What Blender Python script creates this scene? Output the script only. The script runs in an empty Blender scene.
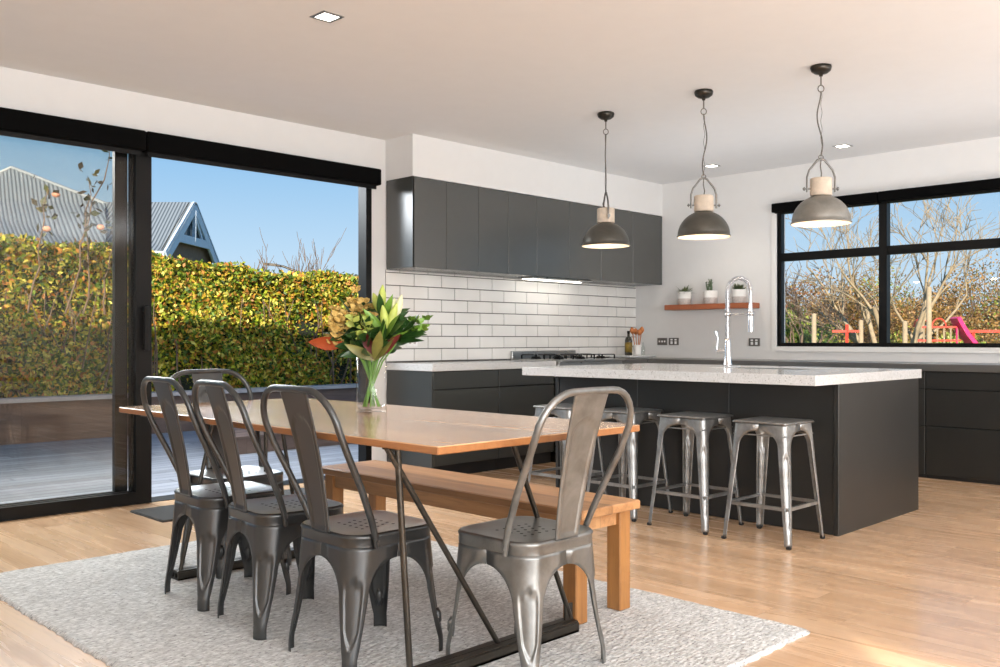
import bpy, math, random
import numpy as np
from mathutils import Vector, Matrix
random.seed(7); rng = np.random.default_rng(7)
PI = math.pi
scene = bpy.context.scene
col = scene.collection
H = 1.085
# ------------------------------------------------------------------ mesh builder
class MB:
    def __init__(s): s.v=[]; s.f=[]; s.m=[]; s.sm=[]
    def add(s, vs, fs, mat=0, smooth=False):
        o=len(s.v); s.v += [tuple(p) for p in vs]
        for f in fs: s.f.append([o+i for i in f]); s.m.append(mat); s.sm.append(smooth)
    def box(s, x0,x1,y0,y1,z0,z1, mat=0, b=0.0):
        if b<=0:
            vs=[(x,y,z) for x in (x0,x1) for y in (y0,y1) for z in (z0,z1)]
            s.add(vs,[(0,1,3,2),(4,6,7,5),(0,4,5,1),(2,3,7,6),(0,2,6,4),(1,5,7,3)],mat); return
        # chamfered box
        cx,cy,cz=(x0+x1)/2,(y0+y1)/2,(z0+z1)/2; hx,hy,hz=abs(x1-x0)/2,abs(y1-y0)/2,abs(z1-z0)/2
        b=min(b,hx*.9,hy*.9,hz*.9); vs=[]; idx={}
        for sx in(-1,1):
            for sy in(-1,1):
                for sz in(-1,1):
                    for k in range(3):
                        p=[hx-b,hy-b,hz-b]; p[k]=[hx,hy,hz][k]
                        idx[(sx,sy,sz,k)]=len(vs); vs.append((cx+sx*p[0],cy+sy*p[1],cz+sz*p[2]))
        I=idx; fs=[]
        for q in(-1,1):
            fs.append([I[(q,-1,-1,0)],I[(q,1,-1,0)],I[(q,1,1,0)],I[(q,-1,1,0)]][::q])
            fs.append([I[(-1,q,-1,1)],I[(-1,q,1,1)],I[(1,q,1,1)],I[(1,q,-1,1)]][::q])
            fs.append([I[(-1,-1,q,2)],I[(1,-1,q,2)],I[(1,1,q,2)],I[(-1,1,q,2)]][::q])
        for a in(-1,1):
            for c in(-1,1):
                fs.append([I[(a,c,-1,0)],I[(a,c,1,0)],I[(a,c,1,1)],I[(a,c,-1,1)]][::-1*a*c])
                fs.append([I[(a,-1,c,0)],I[(a,1,c,0)],I[(a,1,c,2)],I[(a,-1,c,2)]][::a*c])
                fs.append([I[(-1,a,c,1)],I[(1,a,c,1)],I[(1,a,c,2)],I[(-1,a,c,2)]][::-1*a*c])
                for e in(-1,1): fs.append([I[(a,c,e,0)],I[(a,c,e,1)],I[(a,c,e,2)]][::a*c*e])
        s.add(vs,fs,mat)
    def obox(s, p, q, w, h, mat=0, up=(0,0,1)):      # bar from p to q, width w, height h
        p=Vector(p); q=Vector(q); d=(q-p).normalized(); u=Vector(up)
        sd=d.cross(u)
        if sd.length<1e-4: sd=d.cross(Vector((0,1,0)))
        sd.normalize(); u=sd.cross(d).normalized()
        vs=[c+sd*a*w/2+u*b*h/2 for c in(p,q) for a,b in((-1,-1),(1,-1),(1,1),(-1,1))]
        s.add(vs,[(3,2,1,0),(4,5,6,7),(0,1,5,4),(1,2,6,5),(2,3,7,6),(3,0,4,7)],mat)
    def tube(s, pts, r, n=10, mat=0, cap=True, smooth=True, flat=None):
        pts=[Vector(p) for p in pts]; rs=r if isinstance(r,(list,tuple)) else [r]*len(pts)
        t=(pts[1]-pts[0]).normalized(); a=t.orthogonal().normalized() if flat is None else Vector(flat)
        vs=[]
        for i,p in enumerate(pts):
            if i==0: d=pts[1]-pts[0]
            elif i==len(pts)-1: d=pts[-1]-pts[-2]
            else: d=(pts[i+1]-p).normalized()+(p-pts[i-1]).normalized()
            d=d.normalized() if d.length>1e-9 else t
            a=(a-d*a.dot(d)); a=a.normalized() if a.length>1e-6 else d.orthogonal().normalized()
            b=d.cross(a)
            for k in range(n):
                g=2*PI*k/n; vs.append(p+(a*math.cos(g)+b*math.sin(g))*rs[i])
        fs=[]
        for i in range(len(pts)-1):
            for k in range(n):
                fs.append((i*n+k,i*n+(k+1)%n,(i+1)*n+(k+1)%n,(i+1)*n+k))
        s.add(vs,fs,mat,smooth)
        if cap:
            m=len(pts)-1
            s.add(vs[:n],[tuple(range(n))[::-1]],mat); s.add(vs[m*n:],[tuple(range(n))],mat)
    def lathe(s, prof, n=32, c=(0,0,0), mat=0, smooth=True, tilt=None):
        vs=[];m=len(prof)
        for r,z in prof:
            for k in range(n):
                g=2*PI*k/n; vs.append((c[0]+r*math.cos(g),c[1]+r*math.sin(g),c[2]+z))
        fs=[(i*n+k,i*n+(k+1)%n,(i+1)*n+(k+1)%n,(i+1)*n+k) for i in range(m-1) for k in range(n)]
        s.add(vs,fs,mat,smooth)
    def grid(s, rows, mat=0, smooth=True, flip=False):
        n=len(rows[0]); vs=[p for r in rows for p in r]
        fs=[(i*n+k,i*n+k+1,(i+1)*n+k+1,(i+1)*n+k) for i in range(len(rows)-1) for k in range(n-1)]
        if flip: fs=[f[::-1] for f in fs]
        s.add(vs,fs,mat,smooth)
    def poly(s, pts, mat=0): s.add(pts,[tuple(range(len(pts)))],mat)
    def prism(s, pts, off, mat=0):                    # polygon extruded by off
        n=len(pts); o=Vector(off); a=[Vector(p) for p in pts]; b=[p+o for p in a]
        s.add(a+b,[tuple(range(n))[::-1],tuple(range(n,2*n))]+[(i,(i+1)%n,n+(i+1)%n,n+i) for i in range(n)],mat)
def obj(name, mb, mats, parent=None, solid=0, loc=None, bevel=0, sub=0):
    me=bpy.data.meshes.new(name); me.from_pydata(mb.v,[],mb.f)
    if not isinstance(mats,(list,tuple)): mats=[mats]
    for m in mats: me.materials.append(m)
    me.polygons.foreach_set('material_index',mb.m); me.polygons.foreach_set('use_smooth',mb.sm)
    me.update()
    o=bpy.data.objects.new(name,me); col.objects.link(o)
    if parent: o.parent=parent
    if loc: o.location=loc
    if solid:
        md=o.modifiers.new('s','SOLIDIFY'); md.thickness=solid; md.offset=-1
    if sub:
        md=o.modifiers.new('u','SUBSURF'); md.levels=sub; md.render_levels=sub
    if bevel:
        md=o.modifiers.new('b','BEVEL'); md.width=bevel; md.segments=2; md.limit_method='ANGLE'
    return o
def tag(o,label,cat,group=None,kind=None):
    o['label']=label; o['category']=cat
    if group: o['group']=group
    if kind: o['kind']=kind
    return o
def thing(name,label,cat,loc=(0,0,0),rz=0,group=None):
    o=bpy.data.objects.new(name,None); o.empty_display_size=.1; col.objects.link(o)
    o.location=loc; o.rotation_euler=(0,0,rz); return tag(o,label,cat,group)
def struct(name,mb,mats,parent=None,**k):
    o=obj(name,mb,mats,parent,**k)
    if not parent: o['kind']='structure'
    return o
def copy_tree(o,parent=None):
    c=o.copy(); col.objects.link(c); c.parent=parent
    for ch in list(o.children): copy_tree(ch,c)
    return c
# ------------------------------------------------------------------ materials
def srgb(r,g,b):
    f=lambda c:(c/255/12.92 if c/255<=.04045 else ((c/255+.055)/1.055)**2.4)
    return (f(r),f(g),f(b),1)
class NT:
    def __init__(s,name):
        s.mat=bpy.data.materials.new(name); s.mat.use_nodes=True; s.t=s.mat.node_tree
        s.t.nodes.clear(); s.out=s.n('ShaderNodeOutputMaterial')
    def n(s,t,**k):
        nd=s.t.nodes.new(t)
        for a,b in k.items(): setattr(nd,a,b)
        return nd
    def l(s,a,b): s.t.links.new(a,b)
    def coord(s,scale=(1,1,1),rot=(0,0,0),loc=(0,0,0)):
        tc=s.n('ShaderNodeTexCoord'); mp=s.n('ShaderNodeMapping')
        mp.inputs['Scale'].default_value=scale; mp.inputs['Rotation'].default_value=rot; mp.inputs['Location'].default_value=loc
        s.l(tc.outputs['Object'],mp.inputs['Vector']); return mp.outputs[0]
    def noise(s,vec,scale=5,detail=4,rough=.5,dist=0):
        nd=s.n('ShaderNodeTexNoise'); nd.inputs['Scale'].default_value=scale; nd.inputs['Detail'].default_value=detail
        nd.inputs['Roughness'].default_value=rough; nd.inputs['Distortion'].default_value=dist
        if vec: s.l(vec,nd.inputs['Vector'])
        return nd.outputs['Fac']
    def ramp(s,fac,stops):
        r=s.n('ShaderNodeValToRGB'); e=r.color_ramp.elements
        while len(e)<len(stops): e.new(.5)
        for i,(p,c) in enumerate(stops): e[i].position=p; e[i].color=c
        s.l(fac,r.inputs[0]); return r.outputs[0]
    def math(s,op,a,b=None,c=None):
        m=s.n('ShaderNodeMath',operation=op)
        for i,x in enumerate((a,b,c)):
            if x is None: continue
            if isinstance(x,(int,float)): m.inputs[i].default_value=x
            else: s.l(x,m.inputs[i])
        return m.outputs[0]
    def mix(s,fac,a,b,mode='MIX'):
        m=s.n('ShaderNodeMix',data_type='RGBA',blend_type=mode)
        for sock,x in ((m.inputs[0],fac),(m.inputs[6],a),(m.inputs[7],b)):
            if isinstance(x,(int,float,tuple)): sock.default_value=x
            else: s.l(x,sock)
        return m.outputs[2]
    def bump(s,h,strength=.3,dist=.01):
        b=s.n('ShaderNodeBump'); b.inputs['Strength'].default_value=strength; b.inputs['Distance'].default_value=dist
        s.l(h,b.inputs['Height']); return b.outputs[0]
    def bsdf(s,base=None,rough=.5,metal=0,spec=.5,normal=None,coat=0,emit=None,es=0,trans=0,sheen=0,sub=0):
        b=s.n('ShaderNodeBsdfPrincipled')
        def st(k,x):
            if x is None: return
            if isinstance(x,(int,float,tuple)): b.inputs[k].default_value=x
            else: s.l(x,b.inputs[k])
        st('Base Color',base); st('Roughness',rough); st('Metallic',metal); st('Specular IOR Level',spec); st('Normal',normal)
        st('Coat Weight',coat); st('Coat Roughness',.12 if coat else None); st('Transmission Weight',trans)
        if emit: st('Emission Color',emit); st('Emission Strength',es)
        s.l(b.outputs[0],s.out.inputs[0]); return b
def plain(name,c,rough=.5,metal=0,spec=.5,var=.06,vs=8,coat=0,bump=0,bs=60):
    t=NT(name); co=t.coord(); f=t.noise(co,vs,5,.6)
    c=srgb(*c); lo=tuple(x*(1-var) for x in c[:3])+(1,); hi=tuple(min(1,x*(1+var)) for x in c[:3])+(1,)
    base=t.ramp(f,[(.3,lo),(.7,hi)])
    nm=t.bump(t.noise(co,bs,4),bump,.005) if bump else None
    t.bsdf(base,rough,metal,spec,nm,coat); return t.mat
def wood(name,c_lo,c_hi,c_dark,pw,pl,axis='Y',rough=.35,gap=.0018,tint=.3,coat=0,knots=True,seam=.35,gr=1.0):
    t=NT(name); tc=t.n('ShaderNodeTexCoord'); sp=t.n('ShaderNodeSeparateXYZ'); t.l(tc.outputs['Object'],sp.inputs[0])
    ax={'X':0,'Y':1,'Z':2}[axis]; ac={'X':1,'Y':0,'Z':0}[axis]
    L=sp.outputs[ax]; W=sp.outputs[ac]; Z=sp.outputs[3-ax-ac]
    row=t.math('FLOOR',t.math('DIVIDE',W,pw))
    wn=t.n('ShaderNodeTexWhiteNoise',noise_dimensions='1D'); t.l(row,wn.inputs['W'])
    lo=t.math('ADD',t.math('DIVIDE',L,pl),t.math('MULTIPLY',wn.outputs['Value'],7.3))
    cell=t.math('FLOOR',lo)
    cb=t.n('ShaderNodeCombineXYZ'); t.l(row,cb.inputs[0]); t.l(cell,cb.inputs[1])
    wn2=t.n('ShaderNodeTexWhiteNoise',noise_dimensions='2D'); t.l(cb.outputs[0],wn2.inputs['Vector']); rnd=wn2.outputs['Value']
    cv=t.n('ShaderNodeCombineXYZ')
    t.l(t.math('ADD',t.math('MULTIPLY',W,1.0),t.math('MULTIPLY',rnd,13.0)),cv.inputs[0]); t.l(t.math('MULTIPLY',L,.075),cv.inputs[1]); t.l(t.math('ADD',Z,t.math('MULTIPLY',rnd,5.0)),cv.inputs[2])
    g1=t.noise(cv.outputs[0],9*gr,6,.6,.7); g2=t.noise(cv.outputs[0],60*gr,3,.6,.3); g3=t.noise(cv.outputs[0],7*gr,4,.6,.9)
    base=t.ramp(g1,[(.28,c_lo),(.5,tuple((a+b)/2 for a,b in zip(c_lo,c_hi))),(.72,c_hi)])
    base=t.mix(t.math('MULTIPLY',t.ramp(g2,[(.5,(0,0,0,1)),(.8,(1,1,1,1))]),.35),base,c_dark)
    base=t.mix(t.math('MULTIPLY',t.ramp(g3,[(.58,(0,0,0,1)),(.72,(1,1,1,1))]),.5 if knots else .2),base,c_dark)
    tn=t.mix(rnd,(1-tint,1-tint*1.05,1-tint*1.15,1),(1+tint*.35,1+tint*.3,1+tint*.25,1))
    base=t.mix(1.0,base,tn,'MULTIPLY')
    fr=t.math('FRACT',t.math('DIVIDE',W,pw)); ed=t.math('MINIMUM',fr,t.math('SUBTRACT',1.0,fr))
    fl=t.math('FRACT',lo); el=t.math('MINIMUM',fl,t.math('SUBTRACT',1.0,fl))
    s1=t.math('LESS_THAN',ed,gap/pw); s2=t.math('LESS_THAN',el,gap/pl); sm=t.math('MAXIMUM',s1,s2)
    base=t.mix(t.math('MULTIPLY',sm,seam),base,tuple(x*.35 for x in c_dark[:3])+(1,))
    rg=t.math('ADD',rough-.06,t.math('MULTIPLY',g1,.14))
    nm=t.bump(t.math('SUBTRACT',t.math('MULTIPLY',g2,.25),sm),.25,.002)
    t.bsdf(base,rg,0,.5,nm,coat); return t.mat
def metal(name,c,rough=.35,var=.35,scale=14,m=.9,spots=True,c2=None):
    t=NT(name); co=t.coord(); f=t.noise(co,scale,7,.65,.6); f2=t.noise(co,scale*9,4,.6)
    c=srgb(*c); lo=tuple(x*(1-var) for x in c[:3])+(1,); hi=tuple(min(1,x*(1+var)) for x in c[:3])+(1,)
    base=t.ramp(f,[(.32,lo),(.68,hi)])
    if c2: base=t.mix(t.math('MULTIPLY',t.ramp(t.noise(co,5,4,.6),[(.52,(0,0,0,1)),(.66,(1,1,1,1))]),.5),base,srgb(*c2))
    rg=t.math('ADD',rough-.05,t.math('MULTIPLY',f,.12))
    t.bsdf(base,rg,m,.5,t.bump(f2,.03,.001)); return t.mat
def emis(name,c,st):
    t=NT(name); t.bsdf(srgb(*c),.5,emit=srgb(*c),es=st); return t.mat
def glass_thin(name,tint=(.93,.95,.94,1),refl=1.0,rough=0.0):
    t=NT(name); tr=t.n('ShaderNodeBsdfTransparent'); tr.inputs[0].default_value=tint
    gl=t.n('ShaderNodeBsdfGlossy'); gl.inputs['Roughness'].default_value=rough
    lw=t.n('ShaderNodeLayerWeight'); lw.inputs[0].default_value=.5
    fz=t.math('MULTIPLY_ADD',t.math('POWER',lw.outputs['Facing'],5.0),.96,.04)
    mx=t.n('ShaderNodeMixShader'); t.l(t.math('MULTIPLY',fz,refl),mx.inputs[0]); t.l(tr.outputs[0],mx.inputs[1]); t.l(gl.outputs[0],mx.inputs[2])
    t.l(mx.outputs[0],t.out.inputs[0]); return t.mat
def attr_leaf(name,rough=.5,trans=.25,spec=.4):
    t=NT(name); a=t.n('ShaderNodeAttribute'); a.attribute_name='Col'
    b=t.bsdf(a.outputs['Color'],rough,0,spec)
    tl=t.n('ShaderNodeBsdfTranslucent'); t.l(a.outputs['Color'],tl.inputs[0])
    mx=t.n('ShaderNodeMixShader'); mx.inputs[0].default_value=trans
    t.l(b.outputs[0],mx.inputs[1]); t.l(tl.outputs[0],mx.inputs[2]); t.l(mx.outputs[0],t.out.inputs[0]); return t.mat
M={}
M['wall']=plain('wall_paint',(222,221,219),.75,var=.012,bump=.03,bs=200)
M['ceil']=plain('ceiling_paint',(228,228,228),.85,var=.01)
M['white']=plain('white_trim',(228,227,224),.45,var=.01)
M['black']=plain('black_frame',(10,9,8),.42,var=.1,spec=.25)
M['blackcloth']=plain('black_blind',(4,4,4),.8,var=.15,vs=300,spec=.08)
M['cab']=plain('charcoal_cabinet',(56,58,56),.33,var=.05,vs=3,spec=.6)
M['cabu']=plain('charcoal_cabinet_upper',(66,67,64),.24,var=.05,vs=3,spec=1.0)
M['isl']=plain('charcoal_island',(36,36,34),.36,var=.09,vs=4)
M['gapdark']=plain('dark_gap',(14,14,13),.8)
M['plinth']=plain('black_plinth',(24,23,22),.5)
M['rubber']=plain('black_rubber',(18,18,18),.6)
M['steel']=metal('brushed_steel',(172,172,170),.28,.03,30,1)
M['chrome']=metal('chrome',(222,222,224),.16,.02,20,1)
M['chair']=metal('gunmetal',(80,81,81),.3,.10,4,.78)
M['chairE']=metal('worn_gunmetal',(126,127,125),.30,.26,6,.75,c2=(88,86,82))
M['seattop']=metal('seat_painted_reflection',(214,214,212),.3,.08,9,.85)  # lightened colour paints in the bright reflection on the seat tops
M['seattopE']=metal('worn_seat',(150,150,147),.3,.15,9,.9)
M['stool']=metal('galvanised_steel',(150,151,150),.38,.3,9,.8,c2=(112,108,100))
M['rod']=metal('dark_steel_rod',(72,68,62),.35,.25,9,.85)
M['shade']=metal('pendant_shell',(92,90,84),.38,.15,10,.7)
M['shade3']=metal('pendant_shell_grey',(140,138,132),.42,.2,10,.7)
M['shadein']=plain('shade_white_inside',(206,196,182),.6)
M['bulb']=emis('bulb',(255,226,180),14)
M['down']=emis('downlight',(255,246,230),9)
M['led']=emis('led_strip',(255,248,235),7)
M['block']=plain('whitewashed_wood_block',(205,190,172),.7,var=.14,vs=25,bump=.3)
M['cord']=plain('grey_cord',(95,90,84),.6)
M['steeltop']=plain('satin_steel_top',(128,126,123),.3,metal=.8,var=.02,vs=2)
M['yoke']=metal('yoke_metal',(120,118,114),.35,.1,20,.9)
M['dark_canopy']=metal('dark_canopy',(60,57,52),.3,.15,10,.8)
M['floor']=wood('oak_floor',srgb(204,164,126),srgb(226,190,154),srgb(156,112,76),.19,1.9,'Y',.26,.0012,.13,seam=.35,coat=.3)
M['table']=wood('oak_table',srgb(186,142,102),srgb(218,178,138),srgb(130,86,54),.14,9,'Y',.22,.0008,.22,coat=.5,seam=.4)
M['tedge']=wood('oak_table_edge',srgb(150,98,56),srgb(178,122,74),srgb(120,74,42),.3,9,'Y',.35,.0,.1,knots=False)
M['bench']=wood('rustic_oak_bench',srgb(164,114,70),srgb(208,160,112),srgb(92,56,28),.18,9,'Y',.4,.0012,.2)
M['benchleg']=wood('rustic_oak_leg',srgb(136,88,44),srgb(174,122,68),srgb(80,48,24),.3,9,'Z',.45,0,.1,gr=1.5)
M['shelf']=wood('red_brown_shelf',srgb(150,82,48),srgb(178,104,66),srgb(104,54,32),.3,9,'Y',.4,0,.1,knots=False)
M['deck']=wood('grey_deck',srgb(122,124,130),srgb(156,160,168),srgb(84,84,88),.14,3.2,'X',.55,.006,.25,knots=False,seam=.8)
M['timber']=wood('brown_garden_timber',srgb(92,74,66),srgb(124,102,90),srgb(62,48,42),.2,3,'X',.7,.003,.2)
M['timbertop']=plain('pale_capping',(176,168,164),.6,var=.1)
M['glass']=glass_thin('sliding_glass',(.93,.92,.89,1),.8)
M['winglass']=glass_thin('window_glass',(.97,.98,.98,1),.7)
def stone():
    t=NT('speckled_stone'); co=t.coord(); v=t.n('ShaderNodeTexVoronoi'); v.inputs['Scale'].default_value=70; t.l(co,v.inputs['Vector'])
    m=t.math('LESS_THAN',v.outputs['Distance'],.22); k=t.math('MULTIPLY',m,t.math('GREATER_THAN',t.noise(co,40,2),.52))
    base=t.mix(t.math('MULTIPLY',k,.7),t.ramp(t.noise(co,120,4),[(.35,srgb(198,199,198)),(.65,srgb(214,215,215))]),srgb(120,118,112))
    t.bsdf(base,.16,0,.5,coat=.3); return t.mat
M['stone']=stone()
def tilemat():
    t=NT('white_tile'); co=t.coord(); t.bsdf(t.ramp(t.noise(co,2.5,2),[(.3,srgb(224,222,217)),(.7,srgb(236,234,230))]),.12,0,.5,t.bump(t.noise(co,6,2),.05,.01)); return t.mat
M['tile']=tilemat(); M['grout']=plain('grey_grout',(84,81,78),.9)
def rugmat():
    t=NT('woven_wool_rug'); co=t.coord((40,85,60)); v=t.n('ShaderNodeTexVoronoi',feature='SMOOTH_F1'); v.inputs['Scale'].default_value=1; v.inputs['Smoothness'].default_value=.5; v.inputs['Randomness'].default_value=.75; t.l(co,v.inputs['Vector'])
    spec=t.noise(t.coord((40,120,60)),1.3,3,.6); big=t.noise(t.coord(),1.6,3)
    hs=t.n('ShaderNodeSeparateXYZ'); t.l(v.outputs['Color'],hs.inputs[0])
    base=t.ramp(hs.outputs[0],[(0,srgb(202,202,200)),(.5,srgb(219,219,217)),(1,srgb(234,234,232))])
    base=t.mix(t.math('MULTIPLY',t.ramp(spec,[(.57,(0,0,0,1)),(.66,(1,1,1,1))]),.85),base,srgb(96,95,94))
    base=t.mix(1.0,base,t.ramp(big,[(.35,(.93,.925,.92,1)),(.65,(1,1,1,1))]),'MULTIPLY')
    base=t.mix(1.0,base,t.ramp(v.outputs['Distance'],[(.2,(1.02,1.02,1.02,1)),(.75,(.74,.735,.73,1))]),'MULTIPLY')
    t.bsdf(base,.95,0,.1,t.bump(v.outputs['Distance'],.8,-.008)); return t.mat
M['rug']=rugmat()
def matmat():
    t=NT('grey_doormat'); co=t.coord(); t.bsdf(t.ramp(t.noise(co,160,4,.8),[(.35,srgb(38,38,38)),(.65,srgb(108,108,106))]),.95,0,.1,t.bump(t.noise(co,160,3),.6,.005)); return t.mat
M['mat']=matmat()
M['leaf']=attr_leaf('leaf_cloud'); 
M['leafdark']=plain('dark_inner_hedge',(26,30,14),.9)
M['bark']=plain('bark_pale',(158,140,112),.85,var=.3,vs=6)
M['twig']=plain('twig_brown',(112,92,74),.85,var=.2)
M['grass']=plain('lawn',(98,108,48),.95,var=.4,vs=3)
M['roof']=None
def roofmat():
    t=NT('corrugated_roof'); a=t.n('ShaderNodeAttribute'); a.attribute_name='UVr'
    sp=t.n('ShaderNodeSeparateXYZ'); t.l(a.outputs['Vector'],sp.inputs[0])
    w=t.math('SINE',t.math('MULTIPLY',sp.outputs[0],2*PI/.10))
    base=t.ramp(t.math('MULTIPLY_ADD',w,.5,.5),[(.1,srgb(84,92,96)),(.6,srgb(142,150,154))])
    t.bsdf(base,.5,.2,.5,t.bump(w,.5,.02)); return t.mat
M['roof']=roofmat()
M['bluetrim']=plain('blue_grey_barge_board',(190,206,222),.6)
M['weather']=plain('brown_weatherboard',(112,96,84),.8,var=.15)
M['gableglass']=plain('dark_gable_glass',(62,72,78),.2)
# ------------------------------------------------------------------ scene constants
XW=8.04; YW=5.98; ZC=2.71; ZT=.895      # right wall, left wall, ceiling, worktop
XB=-1.5; YB=-6.0
# floor, ceiling, walls
b=MB(); b.box(XB-.1,XW+.1,YB-.1,YW+.12,-.08,0); struct('floor',b,M['floor'])
b=MB(); b.box(XB-.1,XW+.1,YB-.1,YW+.12,ZC,ZC+.1); struct('ceiling',b,M['ceil'])
OX0,OX1,OZ=-.9,4.515,2.44
b=MB(); b.box(XB-.1,OX0,YW,YW+.12,0,ZC); b.box(OX0,OX1,YW,YW+.12,OZ,ZC); b.box(OX1,XW+.1,YW,YW+.12,0,ZC); struct('wall_left',b,M['wall'])
WY0,WY1,WZ0,WZ1=2.30,4.325,1.02,2.31
b=MB(); b.box(XW,XW+.16,WY1,YW,0,ZC); b.box(XW,XW+.16,YB,WY0,0,ZC); b.box(XW,XW+.16,WY0,WY1,0,WZ0); b.box(XW,XW+.16,WY0,WY1,WZ1,ZC); struct('wall_right',b,M['wall'])
b=MB(); b.box(XB-.1,XB,-2.74,YW,0,ZC); b.box(XB-.1,XB,YB,-5.4,0,ZC); b.box(XB-.1,XB,-5.4,-2.74,2.36,ZC); struct('wall_behind',b,M['wall'])
b=MB(); b.box(XB,XW,YB-.1,YB,0,ZC); struct('wall_rear',b,M['wall'])
b=MB(); b.box(4.657,XW,5.632,YW,2.378,ZC); struct('wall_soffit',b,M['wall'])
b=MB(); b.box(XB-.6,XW+.6,YB-.6,6.55,3.55,3.82); b.box(-9,XB-.6,4.0,6.55,3.55,3.82); b.box(-9,XB-.1,4.2,6.1,-.2,3.55); b.box(XB-.2,XW+.2,YB-.2,YW+.12,ZC+.1,3.55); struct('roof_sun_block',b,M['white'])  # unseen roof raised, with an added side block, to shade deck and hedge
# tiles: geometry, one mesh
b=MB(); b.box(4.657,XW,YW-.004,YW,ZT,1.655,1)
pitch=.1045; z0=.9065; tl=.305
for r in range(8):
    za=z0+r*pitch; zb=min(za+pitch-.0065,1.653); x=4.954-tl*3+(0 if r%2==0 else tl/2)
    while x<XW:
        xa,xb=max(x+.003,4.658),min(x+tl-.003,XW-.003)
        if xb-xa>.01: b.box(xa,xb,YW-.012,YW-.003,za,zb,0,.0025)
        x+=tl
struct('trim_1',b,[M['tile'],M['grout']])
# window trim right (white reveal) ----------------------------------------------------------
b=MB(); t=.05
b.box(XW-.012,XW+.1,WY1,WY1+t,WZ0-t,2.29); b.box(XW-.012,XW+.1,WY0-t,WY0,WZ0-t,2.29)
b.box(XW-.02,XW+.1,WY0,WY1,WZ0-.045,WZ0); struct('trim_2',b,M['white'])
# window_1
b=MB(); f0,f1=XW+.02,XW+.075
def wframe(b,y0,y1,z0,z1,w):
    b.box(f0,f1,y0,y0+w,z0,z1); b.box(f0,f1,y1-w,y1,z0,z1); b.box(f0,f1,y0+w,y1-w,z0,z0+w); b.box(f0,f1,y0+w,y1-w,z1-w,z1)
wframe(b,WY0,WY1,WZ0,WZ1,.035)
b.box(f0-.01,f1+.01,3.292,3.362,WZ0+.03,WZ1-.03); b.box(f0,f1,WY0+.03,WY1-.03,1.825,1.90)
w=struct('window_1',b,M['black'])
for (y0,y1,z0_,z1_) in ((3.362,4.29,1.055,1.825),(2.335,3.292,1.055,1.825),(3.362,4.29,1.90,2.275),(2.335,3.292,1.90,2.275)):
    g=MB(); g.poly([(XW+.05,y0,z0_),(XW+.05,y1,z0_),(XW+.05,y1,z1_),(XW+.05,y0,z1_)]); obj('pane',g,M['winglass'],w)
# roller blinds
def blind(name,label,a,b_,axis,cz,flat,r=.062):
    t=thing(name,label,'blind',(0,0,0),0)
    m=MB(); 
    if axis=='X':
        m.box(a,b_,flat-.055,flat+.04,cz-.066,cz+.062,0,.008); obj('cassette',m,M['blackcloth'],t)
        k=MB(); k.box(a+.02,b_-.02,flat-.01,flat,cz-.095,cz-.06); obj('bottom_rail',k,M['black'],t)
    else:
        m.box(flat-.03,flat+.044,a,b_,cz-.042,cz+.042,0,.006); obj('cassette',m,M['blackcloth'],t)
        k=MB(); k.box(flat,flat+.01,a+.02,b_-.02,cz-.052,cz-.042); obj('bottom_rail',k,M['black'],t)
    return t
blind('roller_blind','black roller blind cassette rolled up above the closed glass sliding panels',-.9,2.622,'X',2.385,5.935)
blind('roller_blind','black roller blind cassette rolled up above the open doorway to the hedge',2.628,4.545,'X',2.385,5.935)
blind('roller_blind','black rolled blind over the left half of the kitchen window',3.345,4.345,'Y',2.325,XW-.045)
blind('roller_blind','black rolled blind over the right half of the kitchen window',2.24,3.338,'Y',2.325,XW-.045)
# sliding doors -------------------------------------------------------------------------------
def slider(name,x0,x1,y,w,rail=.075,sw=None):
    sw=sw or w
    b=MB(); b.box(x0,x0+w,y-.02,y+.02,.0,OZ-.03); b.box(x1-sw,x1,y-.02,y+.02,.0,OZ-.03)
    b.box(x0+w,x1-sw,y-.02,y+.02,.005,rail); b.box(x0+w,x1-sw,y-.02,y+.02,OZ-.1,OZ-.03)
    d=struct(name,b,M['black'])
    g=MB(); g.poly([(x0+w,y,rail),(x1-sw,y,rail),(x1-sw,y,OZ-.1),(x0+w,y,OZ-.1)]); obj('pane',g,M['glass'],d); return d
d1=slider('door_1',.72,2.70,6.0,.09,.08,.105)
hb=MB(); hb.box(2.63,2.665,5.93,5.95,1.01,1.31,0,.006); hb.box(2.635,2.66,5.945,5.982,1.03,1.05); hb.box(2.635,2.66,5.945,5.982,1.27,1.29); obj('door_handle',hb,M['black'],d1)
slider('door_2',.66,2.64,6.06,.055,.08); slider('door_3',.62,2.59,6.12,.085,.08)
b=MB(); b.box(OX0,OX0+.06,YW,YW+.18,0,OZ); b.box(OX1-.055,OX1,YW-.005,YW+.09,0,OZ); b.box(OX1-.055,OX1-.0,YW+.09,YW+.10,0,OZ); b.box(OX0,OX1,YW,YW+.18,OZ-.05,OZ+.0); b.box(OX0,OX1,YW-.0,YW+.18,-.03,.004); b.box(OX0,.72,YW,YW+.1,0,.08)
struct('door_4',b,M['black'])
b=MB(); b.box(4.53,4.657,YW-.012,YW,0,.09); struct('baseboard_left',b,M['white'])
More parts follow.
